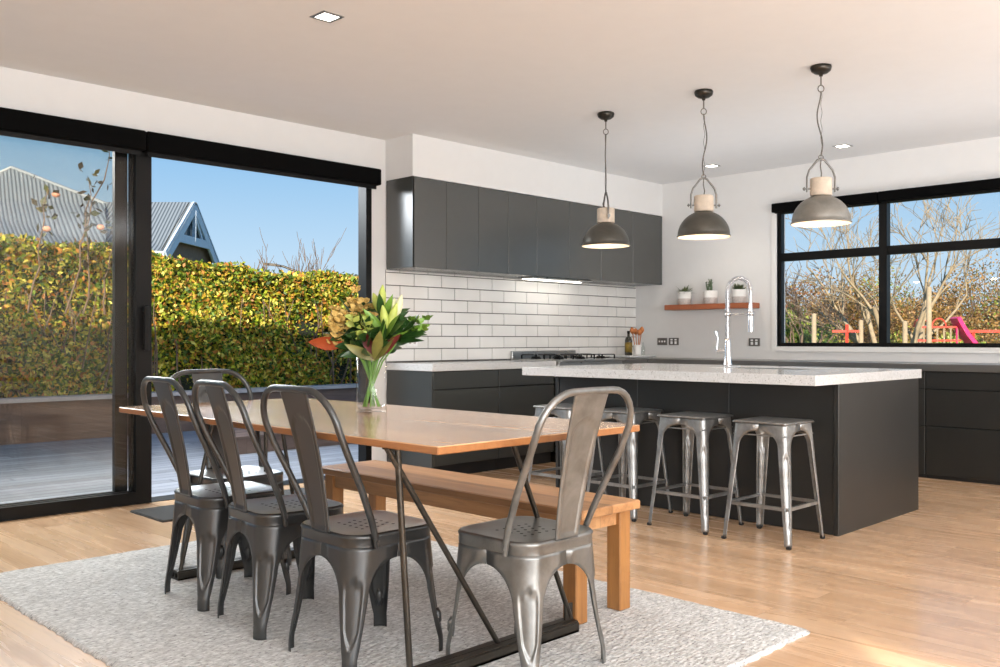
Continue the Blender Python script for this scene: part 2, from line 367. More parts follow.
# ------------------------------------------------------------------ rug and mat
def slab_wavy(x0,x1,y0,y1,z,step,amp,mat):
    b=MB(); per=[]
    def seg(a,c): 
        n=max(2,int((Vector(c)-Vector(a)).length/step)); return [Vector(a).lerp(Vector(c),i/n) for i in range(n)]
    per=seg((x0,y0),(x1,y0))+seg((x1,y0),(x1,y1))+seg((x1,y1),(x0,y1))+seg((x0,y1),(x0,y0))
    ctr=Vector(((x0+x1)/2,(y0+y1)/2)); ps=[]
    for i,p in enumerate(per):
        n=Vector(((1 if p.x>=x1-1e-6 else -1 if p.x<=x0+1e-6 else 0),(1 if p.y>=y1-1e-6 else -1 if p.y<=y0+1e-6 else 0)))
        ps.append(p+n*(amp*math.sin(i*2.1)+amp*.7*math.sin(i*.37+1)))
    n=len(ps); vs=[(p.x,p.y,.0) for p in ps]+[(p.x,p.y,z*.35) for p in ps]+[(p.x+(ctr.x-p.x)*.012,p.y+(ctr.y-p.y)*.008,z) for p in ps]
    fs=[(k*n+i,k*n+(i+1)%n,(k+1)*n+(i+1)%n,(k+1)*n+i) for k in range(2) for i in range(n)]
    b.add(vs,fs,0,True); b.add(vs[2*n:],[tuple(range(n))],0); return b
b=slab_wavy(1.245,3.225,1.595,4.63,.014,.03,.004,None); tag(obj('rug',b,M['rug']),'pale grey woven wool rug lying under the dining table','rug')
b=slab_wavy(2.45,3.72,5.28,5.74,.012,.05,.001,None); tag(obj('door_mat',b,M['mat']),'dark grey doormat on the oak floor at the open doorway','mat')
RZ=.0145
# ------------------------------------------------------------------ dining table
tb=thing('dining_table','long oak dining table on black steel rod trestles, standing on the pale rug','table',(2.21,3.075,RZ))
X0,X1,Y0,Y1=-.48,.48,-1.095,1.095
b=MB(); b.box(X0,X1,Y0,Y1,.741,.7655,0,.003)
for i,f in enumerate(b.f):
    zz=[b.v[k][2] for k in f]
    if min(zz)<.76: b.m[i]=1
obj('tabletop',b,[M['table'],M['tedge']],tb)
for yc,sg in ((-.855,1),(.86,-1)):
    xl=-.385 if sg>0 else -.328
    b=MB(); b.box(xl,.385,yc-.035,yc+.035,0,.008); b.box(xl,.385,yc-.0035,yc+.0035,.008,.042)
    b.box(xl,.385,yc-.035,yc-.028,0,.034); b.box(xl,.385,yc+.028,yc+.035,0,.034); b.box(xl,.385,yc-.03,yc+.03,.03,.04)
    obj('foot_bar',b,M['rod'],tb)
    top=.741; yt=yc
    for (a,c) in (((-.385,-.435),(0.0,-.475),(.38,.06)) if sg>0 else ((-.30,-.13),(.13,.13),(.33,.20))):
        b=MB(); b.tube([(a,yc,.04),(c,yt,top)],.0105 if abs(c)>.4 and abs(a)>.3 else .0095,12); obj('leg_rod',b,M['rod'],tb)
    if sg>0:
        b=MB(); b.box(.345,.385,yc-.004,yc+.004,.04,.10); obj('gusset',b,M['rod'],tb)
    b=MB(); b.box(-.47,.47,yc-.03,yc+.03,top-.006,top-.0005); obj('fixing_plate',b,M['rod'],tb)
# ------------------------------------------------------------------ bench
bn=thing('dining_bench','rustic oak bench along the kitchen side of the dining table','bench',(2.80,3.05,0))
b=MB(); b.box(-.18,.18,-.86,.86,.415,.45,0,.005); obj('seat',b,M['bench'],bn)
b=MB(); b.box(-.155,-.13,-.80,.80,.355,.415); b.box(.13,.155,-.80,.80,.355,.415); b.box(-.13,.13,-.80,-.775,.355,.415); b.box(-.13,.13,.775,.80,.355,.415); obj('apron',b,M['bench'],bn)
for sx in(-1,1):
    for sy in(-1,1):
        b=MB(); x=sx*.133; y=sy*.785; b.box(x-.034,x+.034,y-.034,y+.034,RZ if x<.5 else 0,.416,0,.004); obj('leg',b,M['benchleg'],bn)
# ------------------------------------------------------------------ metal chairs & stools
def sheet_leg(hw,hd,fx,fy,ztop,zarch,zb,wb,wf,sx,sy,rc,gz0,gz1,gd=.006,r0=.05,zfoot=0.0,bumper=None):
    """pressed sheet leg: rows down the height, columns around the outer corner"""
    b=MB(); rows=[]; N=40
    zs=[ztop,ztop-.012]+[zarch+.0005]
    zs+=[zarch-(zarch-zb)*(1-math.cos(PI/2*i/12)) for i in range(1,13)]
    zs+=[zb-(zb-zfoot)*i/30 for i in range(1,31)]
    for z in zs:
        t=max(0,(ztop-z)/(ztop-zfoot)); tf=min(1,t/.92)**1.15 if ztop<.5 else t; cx=hw+(fx-hw)*tf; cy=hd+(fy-hd)*tf
        def W(half):
            D=half-wb
            if z>=zarch: return half
            if z>=zb: return half-D*math.sqrt(max(0,1-((z-zb)/(zarch-zb))**2))
            return wf+(wb-wf)*max(0,(z-zfoot-.05)/(zb-zfoot-.05))**.85
        wx=W(hw); wy=W(hd); r=min(r0*(1-.45*t),wx*.9,wy*.9)
        row=[]
        prof=[(-wx,0),(-(wx+r)/2,0)]+[(-r+r*math.sin(PI/2*k/24),-r+r*math.cos(PI/2*k/24)) for k in range(25)]+[(0,-(wy+r)/2),(0,-wy)]
        for k,(px,py) in enumerate(prof):
            u=(k-14)/12.0; g=0
            if gz0<z<gz1:
                uw=.62*min(1,math.sqrt(max(0,min((gz1-z)/.022,(z-gz0)/.05)))); g=gd*max(0,min(1,(uw-abs(u))/.16+.5)) if uw>0 else 0
            px-=g*.7; py-=g*.7
            row.append((sx*(cx+px),sy*(cy+py),z))
        rows.append(row)
    b.grid(rows,0,True,flip=(sx*sy<0))
    if bumper:
        z=bumper; t=(ztop-z)/(ztop-zfoot); cx=hw+(fx-hw)*t-.02; cy=hd+(fy-hd)*t-.02
        b.tube([(sx*(cx),sy*(cy),z+.03),(sx*(cx+.002),sy*(cy+.002),z+.012),(sx*(cx+.003),sy*(cy+.003),z-.012),(sx*cx,sy*cy,z-.035)],[.006,.013,.013,.006],8)
    return b
def rrect(hw,hd,r,n=8,hw2=None):
    pts=[]
    for (sx,sy,a0) in ((1,1,0),(-1,1,PI/2),(-1,-1,PI),(1,-1,3*PI/2)):
        for k in range(n+1):
            a=a0+PI/2*k/n; pts.append((sx*(hw-r)+r*math.cos(a),sy*(hd-r)+r*math.sin(a)))
    return pts
def pan(hw,hd,r,z,drop,dish,lip=.006,holes=None,top=0):
    b=MB(); rings=[]
    spec=[(0.0,0,z-drop),(0.0,0,z-drop*.35),(.003,0,z-.010),(.0,0,z-.004),(-.006,0,z),(-.016,0,z-.001),(-.03,0,z-dish*.5),(-.07,0,z-dish),(-.12,0,z-dish)]
    for off,_,zz in spec: rings.append([(x,y,zz) for x,y in rrect(hw+off,hd+off,max(.008,r+off),8)])
    n=len(rings[0]); vs=[p for q in rings for p in q]
    b.add(vs,[(i*n+k,i*n+(k+1)%n,(i+1)*n+(k+1)%n,(i+1)*n+k) for i in range(len(rings)-1) for k in range(n)],0,True)
    nf=n*(len(rings)-1)
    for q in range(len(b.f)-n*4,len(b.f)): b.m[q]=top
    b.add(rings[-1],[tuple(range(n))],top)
    if holes:
        for (hx,hy,hr) in holes:
            ring=[(hx+hr*math.cos(2*PI*k/8),hy+hr*math.sin(2*PI*k/8),z-dish+.0012) for k in range(8)]
            b.add(ring,[tuple(range(8))],1)
    return b
CH=.455
def make_chair(mat,topm):
    t=thing('dining_chair','','chair')
    holes=[(.035*(i+ (.5 if j%2 else 0)),.032*j,.0062) for i in range(-2,3) for j in range(-2,3) if not(j%2 and i==2)]
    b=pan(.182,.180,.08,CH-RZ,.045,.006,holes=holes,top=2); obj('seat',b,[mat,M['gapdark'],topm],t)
    for sx in(-1,1):
        for sy in(-1,1):
            b=sheet_leg(.182,.180,.192,.204,CH-RZ-.042,CH-RZ-.088,.225,.066,.035,sx,sy,.05,.085,.29,.009,.080,0,bumper=None if sy<0 else .115)
            obj('leg',b,mat,t,solid=.003)
    # hoop
    z=CH-RZ; path=[(-.192,-.095,z-.045),(-.193,-.098,z-.01),(-.202,-.120,z+.05),(-.216,-.170,z+.16),(-.225,-.226,z+.27),(-.226,-.258,z+.345)]
    for k in range(1,8):
        a=PI/2*k/7; path.append((-.226+.130*(1-math.cos(a)),-.258-.036*math.sin(a),z+.345+.125*math.sin(a)))
    full=path+[(0,-.295,z+.471)]+[(-x,y,zz) for x,y,zz in path[::-1]]
    b=MB(); b.tube(full,[.0075,.0105]+[.0115]*(len(full)-4)+[.0105,.0075],12)
    for s in(-1,1): b.tube([(s*.178,-.095,z-.022),(s*.205,-.095,z-.022)],.006,8)
    obj('back_hoop',b,mat,t)
    # splat
    rows=[]; NU,NV=36,56
    for j in range(NV+1):
        v=j/NV; zz=z-.006+v*.478; y=-.186-.062*v-.047*v*v ; hw=.056+.027*v; row=[]
        for i in range(NU+1):
            u=-1+2*i/NU; x=u*hw; dpt=0
            ht=.385; ex=hw-.020   # embossed panel with arched head
            zl=zz-(z-.006)
            if zl<ht-ex: dd=ex-abs(x)
            else: dd=ex-math.hypot(x,zl-(ht-ex))
            dd=min(dd,zl-.012)
            kx=max(0,min(1,dd/.006+.5)); dpt=.0045*(kx*kx*(3-2*kx))
            rim=max(0,(abs(u)-.93)/.07)*.006
            row.append((x,y+dpt+rim,zz))
        rows.append(row)
    b=MB(); b.grid(rows,0,True); obj('back_splat',b,mat,t,solid=.003)
    return t
LAB=['dark gunmetal chair farthest left in the near row of three, beside the glass sliding door',
     'dark gunmetal chair in the middle of the near row of three along the table',
     'dark gunmetal chair at the right end of the near row of three',
     'dark gunmetal chair at the far head of the table by the doorway',
     'worn lighter steel chair at the near head of the table, back towards the viewer']
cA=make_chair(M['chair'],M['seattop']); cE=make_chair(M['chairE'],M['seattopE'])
def put(o,x,y,rz,lab,g):
    o.location=(x,y,RZ); o.rotation_euler=(0,0,rz); o['label']=lab; o['category']='chair'; o['group']=g
for i,(x,y,rz) in enumerate(((1.94,3.565,-PI/2-.05),(1.925,3.09,-PI/2-.10),(1.925,2.58,-PI/2-.03),(2.215,3.995,PI))):
    put(cA if i==0 else copy_tree(cA),x,y,rz,LAB[i],'metal dining chairs around the table')
put(cE,2.235,2.115,.0,LAB[4],'metal dining chairs around the table')
def make_stool(mat):
    t=thing('bar_stool','','stool'); z=.648
    b=pan(.162,.162,.022,z,.012,.002); 
    obj('seat',b,[mat,M['gapdark']],t)
    for sx in(-1,1):
        for sy in(-1,1):
            b=sheet_leg(.155,.155,.200,.200,z-.010,z-.048,z-.13,.050,.030,sx,sy,.03,.10,.47,.009,.034,.012)
            lg=obj('leg',b,mat,t,solid=.003)
            k=MB(); k.box(*sorted((sx*.178,sx*.202)),*sorted((sy*.178,sy*.202)),0,.016,0,.004); obj('foot_cap',k,M['rubber'],lg)
    for (a,c) in (((-1,-1),(1,-1)),((1,-1),(1,1)),((1,1),(-1,1)),((-1,1),(-1,-1))):
        b=MB(); q=.178; b.obox((a[0]*q,a[1]*q,.20),(c[0]*q,c[1]*q,.20),.004,.018); b.obox((a[0]*(q-.006),a[1]*(q-.006),.208),(c[0]*(q-.006),c[1]*(q-.006),.208),.014,.003); obj('foot_rail',b,mat,t)
        b=MB(); q=.152; b.tube([(a[0]*q,a[1]*q,.575),(c[0]*q,c[1]*q,.575)],.0045,6); obj('upper_rail',b,mat,t)
    return t
s0=make_stool(M['stool'])
for i,(x,y,l) in enumerate(((4.606,2.50,'galvanised steel bar stool nearest the right end of the island'),(4.62,3.005,'galvanised steel bar stool second from the right end of the island'),
      (4.64,3.51,'galvanised steel bar stool third from the right end of the island, behind the table end'),(4.64,4.015,'galvanised steel bar stool at the left end of the island, behind a chair back'))):
    o=s0 if i==0 else copy_tree(s0); o.location=(x,y,0); o['label']=l; o['category']='stool'; o['group']='steel bar stools along the island'
# ------------------------------------------------------------------ island
isl=thing('kitchen_island','long charcoal kitchen island below the thick pale stone worktop','island',(5.48,3.31,0))
ox,oy=5.48,3.31
b=MB(); b.box(4.935-ox,6.04-ox,2.30-oy,4.325-oy,0,.8385); obj('carcass',b,M['gapdark'],isl)
for (a,c) in ((2.305,2.957),(2.96,3.638),(3.641,4.32)):
    b=MB(); b.box(4.915-ox,4.936-ox,a-oy,c-oy,.003,.838,0,.0012); obj('front_panel',b,M['isl'],isl)
for (a,c) in ((2.272,2.302),(4.323,4.350)):
    b=MB(); b.box(4.908-ox,6.05-ox,a-oy,c-oy,0,.8385,0,.0015); obj('end_panel',b,M['isl'],isl)
for k in range(3):
    b=MB(); b.box(6.041-ox,6.06-ox,2.305+k*.674-oy,2.305+k*.674+.670-oy,.1,.835,0,.0015); obj('rear_door',b,M['isl'],isl)
# worktop with sink cut-out
b=MB(); x0,x1,y0,y1=4.613,6.075,2.262,4.398; sx0,sx1,sy0,sy1=5.42,5.84,2.75,3.42; zb,zt=.839,ZT
vs=[(x,y,z) for z in(zb,zt) for (x,y) in ((x0,y0),(x1,y0),(x1,y1),(x0,y1),(sx0,sy0),(sx1,sy0),(sx1,sy1),(sx0,sy1))]
fs=[]
for o_,fl in ((0,1),(8,0)):
    for q in ((0,1,5,4),(1,2,6,5),(2,3,7,6),(3,0,4,7)):
        f=[o_+i for i in q]; fs.append(f[::-1] if fl else f)
for q in ((0,1),(1,2),(2,3),(3,0)): fs.append((q[0],q[1],q[1]+8,q[0]+8))
for q in ((4,5),(5,6),(6,7),(7,4)): fs.append((q[1],q[0],q[0]+8,q[1]+8))
b.add(vs,fs); w=obj('island_worktop',b,M['stone'],bevel=.002); tag(w,'thick pale speckled stone worktop of the island, overhanging the bar stools','worktop')
b=MB(); a=.018
b.box(sx0-.0,sx1,sy0,sy1,.842,.8435) ; 
b.box(sx0+.001,sx0+.004,sy0+.001,sy1-.001,.8435,.888); b.box(sx1-.004,sx1-.001,sy0+.001,sy1-.001,.8435,.888); b.box(sx0+.004,sx1-.004,sy0+.001,sy0+.004,.8435,.888); b.box(sx0+.004,sx1-.004,sy1-.004,sy1-.001,.8435,.888)
b.lathe([(.0,.846),(.04,.846),(.042,.8436)],20,((sx0+sx1)/2,(sy0+sy1)/2,0)); tag(obj('sink',b,M['steel']),'stainless steel sink let into the island worktop by the tall tap','sink')
# tap
tp=thing('kitchen_tap','tall chrome spring-neck kitchen tap standing on the island worktop','tap',(5.935,3.585,ZT))
b=MB(); b.lathe([(0,0),(.034,0),(.034,.008),(.028,.02),(.026,.09),(.024,.16),(.019,.18),(.019,.20),(0,.2)],24); obj('base',b,M['chrome'],tp)
b=MB(); b.tube([(0,0,.19),(0,0,.54)],.0085,14)
R_=.093
arc=[(0,-R_+R_*math.cos(PI*k/20),.54+R_*math.sin(PI*k/20)) for k in range(21)]
b.tube([(0,0,.535)]+arc+[(0,-2*R_,.52),(0,-2*R_,.36)],.009,12); obj('hose',b,M['chrome'],tp)
def helix(path,r,turns,per=9):
    P=[Vector(p) for p in path]; L=[0]
    for i in range(1,len(P)): L.append(L[-1]+(P[i]-P[i-1]).length)
    out=[]; N=turns*per
    for k in range(N+1):
        d=L[-1]*k/N; i=max(j for j in range(len(L)) if L[j]<=d+1e-9); i=min(i,len(P)-2); f=(d-L[i])/(L[i+1]-L[i])
        p=P[i].lerp(P[i+1],f); tg=(P[i+1]-P[i]).normalized(); n1=Vector((1,0,0)); n2=tg.cross(n1)
        a=2*PI*k/per; out.append(p+(n1*math.cos(a)+n2*math.sin(a))*r)
    return out
b=MB(); b.tube(helix([(0,0,.22),(0,0,.54)]+arc+[(0,-2*R_,.50)],.0165,62),.0032,5); obj('spring',b,M['chrome'],tp)
b=MB(); b.tube([(0,-2*R_,.46),(0,-2*R_,.40),(0,-2*R_,.385),(0,-2*R_,.245)],[.012,.014,.019,.021],16); obj('spray_head',b,M['chrome'],tp)
b=MB(); b.tube([(0,0,.375),(0,-2*R_+.0,.375)],.0075,12); b.lathe([(.0215,.36),(.0225,.36),(.0225,.39),(.0215,.39)],18); b.lathe([(.0215,.36),(.0245,.36),(.0245,.39),(.0215,.39)],18,(0,-2*R_,0)); obj('support_arm',b,M['chrome'],tp)
b=MB(); b.tube([(0,.018,.105),(-.02,.075,.105)],.015,14); b.tube([(-.02,.075,.105),(-.021,.078,.13),(-.02,.07,.20),(-.026,.085,.25)],[.012,.009,.008,.014],10); obj('lever',b,M['chrome'],tp)
# ------------------------------------------------------------------ back run base cabinets
def base_x(x0,x1,label,drawers,end=None):
    t=thing('base_cabinet',label,'cabinet',((x0+x1)/2,5.70,0),0,'charcoal base cabinets under the tiled wall'); w=(x1-x0)/2
    b=MB(); b.box(-w+.0,w,-.27,.26,.10,.8375); obj('carcass',b,M['gapdark'],t)
    b=MB(); b.box(-w,w,-.25,.26,0,.10); obj('plinth',b,M['plinth'],t)
    for (a,c) in drawers:
        b=MB(); b.box(-w+.002,w-.002,-.29,-.27,a,c,0,.002); obj('drawer',b,M['cab'],t)
    if end is not None:
        b=MB(); b.box(end-.018-(x0+x1)/2,end-(x0+x1)/2,-.292,.265,0,.8375); obj('end_panel',b,M['cab'],t)
    return t
D3=[(.10,.395),(.402,.688),(.696,.832)]
base_x(4.682,5.395,'charcoal base drawers at the left end of the tiled wall beside the doorway',D3,4.680)
base_x(5.398,6.085,'charcoal base drawers between the end unit and the range cooker',D3)
base_x(7.015,7.46,'charcoal base unit in the corner to the right of the range cooker',[(.10,.832)])
b=MB(); b.box(4.652,6.088,5.385,YW-.013,.8385,ZT,0,.003); w=obj('worktop',b,M['stone']); tag(w,'pale stone worktop on the back run left of the range cooker','worktop')
b=MB(); b.box(7.010,XW-.001,5.385,YW-.013,.8385,ZT,0,.002); b.box(7.435,XW-.001,1.2,5.385,.8385,ZT,0,.002)
w=obj('worktop',b,M['steeltop']); tag(w,'grey steel corner worktop running under the kitchen window','worktop')
def base_y(y0,y1,label):
    t=thing('base_cabinet',label,'cabinet',(7.75,(y0+y1)/2,0),0,'charcoal drawer units under the kitchen window'); w=(y1-y0)/2
    b=MB(); b.box(-.27,.285,-w,w,.0 if False else .06,.8375); obj('carcass',b,M['gapdark'],t)
    b=MB(); b.box(-.265,.285,-w,w,0,.06); obj('plinth',b,M['plinth'],t)
    for (a,c) in ((.03,.405),(.411,.694),(.700,.834)):
        b=MB(); b.box(-.29,-.27,-w+.002,w-.002,a,c,0,.003); obj('drawer',b,M['isl'],t)
base_y(1.2,2.75 ,'wide charcoal drawer unit at the right edge, beyond the island end')
base_y(2.753,4.05,'charcoal drawer unit under the window, hidden behind the middle of the island')
base_y(4.053,5.38,'charcoal drawer unit near the kitchen corner behind the tall tap')
# range cooker
rc=thing('range_cooker','wide stainless steel range cooker with gas burners at the tiled wall','cooker',(6.548,5.65,0))
b=MB(); b.box(-.455,.455,-.29,.31,.09,.885,0,.003); obj('body',b,M['steel'],rc)
b=MB(); b.box(-.455,.455,-.318,.31,.8855,.906,0,.004); obj('hob_top',b,M['steel'],rc)
b=MB(); b.box(-.45,.45,.285,.312,.9065,.978,0,.003); obj('splash_guard',b,M['steel'],rc)
b=MB(); b.box(-.43,.43,-.312,-.29,.16,.74,0,.004); dd=obj('oven_door',b,M['black'],rc)
k=MB(); k.tube([(-.38,-.345,.70),(.38,-.345,.70)],.01,10); k.tube([(-.36,-.345,.70),(-.36,-.31,.70)],.007,8); k.tube([(.36,-.345,.70),(.36,-.31,.70)],.007,8); obj('handle',k,M['chrome'],dd)
for i in range(6):
    k=MB(); k.tube([(-.35+i*.14,-.292,.81),(-.35+i*.14,-.325,.81)],.02,14); obj('knob',k,M['chrome'],rc)
b=MB(); b.box(-.44,.44,-.27,.27,0,.09); obj('plinth',b,M['plinth'],rc)
for bx in(-.3,0,.3):
    for by in(-.15,.13):
        k=MB(); k.lathe([(0,.930),(.038,.930),(.042,.922),(.05,.907)],18,(bx,by,0)); bu=obj('burner',k,M['black'],rc)
        k=MB()
        for a in range(4):
            g=a*PI/2+PI/4; k.obox((bx+.02*math.cos(g),by+.02*math.sin(g),.945),(bx+.13*math.cos(g),by+.13*math.sin(g),.945),.010,.010); k.obox((bx+.13*math.cos(g),by+.13*math.sin(g),.945),(bx+.13*math.cos(g),by+.13*math.sin(g),.9065),.010,.010)
        obj('pan_support',k,M['black'],bu)
# ------------------------------------------------------------------ wall cabinets
xs=[4.657,5.016,5.379,5.735,6.10,6.552,7.02,7.53,8.038]
ordn=['first','second','third','fourth','fifth','sixth','seventh','eighth']
for i in range(8):
    x0,x1=xs[i],xs[i+1]
    ex={0:', its side exposed to the doorway',7:', in the room corner',4:', above the range light'}.get(i,'')
    t=thing('wall_cabinet','charcoal wall cabinet, %s from the left above the tiles%s'%(ordn[i],ex),'cabinet',((x0+x1)/2,5.8,1.657),0,'charcoal wall cabinets above the tiles'); w=(x1-x0)/2
    b=MB(); b.box(-w+(.018 if i==0 else 0),w,-.147,.165,0,.72); obj('carcass',b,M['cabu'],t)
    b=MB(); b.box(-w+.002,w-.002,-.168,-.149,.0,.716,0,.0015); obj('door',b,M['cabu'],t)
    if i==0:
        b=MB(); b.box(-w,-w+.017,-.168,.165,-.0,.72,0,.001); obj('end_panel',b,M['cabu'],t)
b=MB(); b.box(6.10,6.95,5.68,5.86,1.642,1.6555,0,.003); h=obj('range_hood',b,M['steel']); tag(h,'slim steel range hood under the wall cabinets above the cooker','range hood')
b=MB(); b.box(6.13,6.92,5.80,5.84,1.636,1.6415); k=obj('light_strip',b,M['led'],h); k['label']='lit white light strip'
# ------------------------------------------------------------------ shelf, pots
b=MB(); b.box(7.862,XW-.001,4.505,5.485,1.385,1.437,0,.004); tag(obj('wall_shelf',b,M['shelf']),'red-brown wooden floating shelf holding three small potted plants','shelf')
M['potw']=plain('pot_white',(228,226,222),.6); M['potg']=plain('pot_speckled_grey',(188,180,174),.8,var=.2,vs=60); M['soil']=plain('soil',(50,38,28),.95)
M['succ']=plain('succulent_green',(84,98,62),.5,var=.3,vs=30); M['succ2']=plain('cactus_green',(96,112,84),.6,var=.3,vs=30)
def leafblade(b,base,d,L,W,bend=.3,n=5,mat=0,upv=(0,0,1),cup=.15):
    base=Vector(base); d=Vector(d).normalized(); up=Vector(upv); sd=d.cross(up)
    if sd.length<1e-3: sd=Vector((1,0,0))
    sd.normalize(); nn=sd.cross(d).normalized(); rows=[]
    for i in range(n+1):
        t=i/n; w=W*math.sin(PI*min(1,(t*.93+.06)))**.8*(1 if t<.5 else 1-(t-.5)*.3)
        c=base+d*L*t-nn*bend*L*t*t
        if i==n: w=.0008
        rows.append([c-sd*w/2,c-nn*cup*w+Vector((0,0,0)),c+sd*w/2])
    b.grid(rows,mat,True)
def pot(y,kind,label):
    t=thing('potted_plant',label,'plant',(7.95,y,1.4375),0,'small potted plants on the wall shelf')
    b=MB(); b.lathe([(0,0),(.062,0),(.066,.004),(.068,.062)],28,mat=1); b.lathe([(.068,.062),(.070,.13),(.066,.132),(.062,.128),(.060,.11),(0,.112)],28,mat=0)
    obj('pot',b,[M['potw'],M['potg']],t)
    b=MB(); b.lathe([(0,.118),(.03,.118),(.0605,.1155)],20); obj('soil',b,M['soil'],t)
    b=MB(); r=random.Random(int(y*100))
    if kind==0:
        for k in range(60):
            a=r.uniform(0,2*PI); e=r.uniform(.1,1.2); rr=r.uniform(0,.04)
            leafblade(b,(rr*math.cos(a),rr*math.sin(a),.118),(math.cos(a)*math.cos(e),math.sin(a)*math.cos(e),math.sin(e)),r.uniform(.05,.10),.014,.25)
    elif kind==1:
        for k in range(9):
            a=r.uniform(0,2*PI); rr=r.uniform(.01,.04); h=r.uniform(.07,.13); px,py=rr*math.cos(a),rr*math.sin(a); lx,ly=r.uniform(-.03,.03),r.uniform(-.03,.03)
            b.tube([(px,py,.115),(px+lx*.5,py+ly*.5,.115+h*.5),(px+lx,py+ly,.115+h)],[.006,.007,.003],7)
            for q in range(10):
                tt=r.uniform(.2,1); aa=r.uniform(0,2*PI); leafblade(b,(px+lx*tt,py+ly*tt,.115+h*tt),(math.cos(aa),math.sin(aa),.9),.025,.009,.1,3)
    else:
        for k in range(80):
            a=r.uniform(0,2*PI); e=r.uniform(.25,1.4); rr=r.uniform(0,.035)
            leafblade(b,(rr*math.cos(a),rr*math.sin(a),.118),(math.cos(a)*math.cos(e),math.sin(a)*math.cos(e),math.sin(e)),r.uniform(.06,.095),.012,.1)
    obj('leaves',b,M['succ2'] if kind==1 else M['succ'],t)
pot(5.30,0,'low spreading succulent in a white and grey pot, left on the shelf')
pot(4.995,1,'upright sprigged cactus in a white and grey pot, middle of the shelf')
pot(4.677,2,'round spiky plant in a white and grey pot, behind the tap arch')
# sockets
M['plate']=plain('grey_socket_plate',(104,100,96),.35,metal=.5); M['swit']=plain('white_switch',(236,236,234),.4)
def socket(y0,y1,z0_,z1_,label,n,rows):
    t=thing('wall_socket',label,'socket',(XW,(y0+y1)/2,(z0_+z1_)/2)); hy=(y1-y0)/2; hz=(z1_-z0_)/2
    b=MB(); b.box(-.009,-.0005,-hy,hy,-hz,hz,0,.002); obj('plate',b,M['plate'],t)
    for i in range(n):
        yy=-hy+ (i+.5)*2*hy/n*.8+hy*.2
        if rows==1:
            k=MB(); k.box(-.013,-.009,yy-.009,yy+.009,-.009,.009,0,.002); obj('switch',k,M['swit'],t)
        else:
            for q,(zz,hh) in enumerate(((.018,.008),(-.012,.014))):
                k=MB(); k.box(-.012,-.009,yy-.013,yy+.013,zz-hh,zz+hh,0,.002); obj('switch' if q==0 else 'outlet',k,M['swit'],t)
socket(5.568,5.69,1.027,1.102,'grey three-switch plate on the wall, nearest the tiled corner',3,1)
socket(5.425,5.547,1.027,1.102,'grey double power socket beside the three-switch plate',2,2)
socket(4.50,4.62,1.022,1.097,'grey double power socket low on the wall between tap and window',2,2)
t=thing('wall_socket','white power socket on the tiles behind the flower vase','socket',(4.925,YW-.012,1.060))
b=MB(); b.box(-.058,.058,-.008,-.0005,-.035,.035,0,.002); obj('plate',b,M['swit'],t)
for x in(-.025,.025):
    b=MB(); b.box(x-.012,x+.012,-.011,-.008,-.012,.016,0,.002); obj('outlet',b,M['potg'],t)
# tray, bottle, utensils -------------------------------------------------------------------
ty=5.72
b=MB(); b.box(7.42,7.86,5.58,5.86,ZT+.008,ZT+.030,0,.008)
for x in(7.45,7.83):
    for y in(5.61,5.83): b.lathe([(0,ZT+.0005),(.012,ZT+.0005),(.012,ZT+.009)],12,(x,y,0))
tag(obj('marble_board',b,M['stone']),'pale marble board on small feet in the worktop corner','tray')
M['oil']=plain('dark_olive_glass',(34,32,14),.08,spec=.8); M['goldlab']=plain('gold_black_label',(120,98,30),.5,var=.6,vs=40)
t=thing('oil_bottle','dark green oil bottle with a gold-marked label on the marble board','bottle',(7.56,5.71,ZT+.0305))
b=MB(); b.lathe([(0,0),(.036,0),(.038,.004),(.038,.15),(.03,.175),(.014,.19),(.013,.225),(0,.225)],24); obj('glass_body',b,M['oil'],t)
b=MB(); b.lathe([(.0385,.03),(.0388,.03),(.0388,.13),(.0385,.13)],24); obj('label_band',b,M['goldlab'],t)
b=MB(); b.lathe([(0,.247),(.0145,.247),(.0145,.223),(.013,.223)],16); obj('cap',b,M['black'],t)
t=thing('utensil_jar','white utensil jar beside the dark oil bottle','jar',(7.66,5.675,ZT+.0305))
b=MB(); b.lathe([(0,0),(.038,0),(.041,.004),(.041,.105),(.037,.105),(.036,.01),(0,.008)],28); obj('jar_body',b,M['potw'],t)
M['spoon']=plain('orange_brown_wood',(190,116,62),.5,var=.2,vs=20)
for k,(dx,dy,L,nm) in enumerate(((-.028,.03,.27,'tallest wooden spoon leaning left in the white utensil jar'),(.0,-.02,.25,'wooden spoon standing in the middle of the white utensil jar'),(.022,-.028,.275,'wooden spatula leaning right in the white utensil jar'),(.02,.03,.26,'wooden spoon at the back of the white utensil jar'))):
    s=MB(); p0=Vector((7.66+dx*.3,5.675+dy*.3,ZT+.045)); p1=Vector((7.66+dx*1.1,5.675+dy*1.1,ZT+.045+L*.74)); p2=p1+(p1-p0).normalized()*L*.27
    s.tube([p0,p1],.005,8); hd=[p1.lerp(p2,q/6) for q in range(7)]; s.tube(hd,[.006,.016,.023,.026,.024,.016,.004],10)
    tag(obj('wooden_spoon',s,M['spoon']),nm,'spoon','wooden utensils in the jar')
M['clear']=glass_thin('clear_glass',(.9,.93,.92,1),1.0)
b=MB(); b.lathe([(0,0),(.02,0),(.022,.004),(.022,.08),(.008,.10),(.008,.13),(0,.13)],18,(7.75,5.67,ZT+.0305)); tag(obj('glass_cruet',b,M['clear']),'small clear glass cruet at the right end of the marble board','bottle')
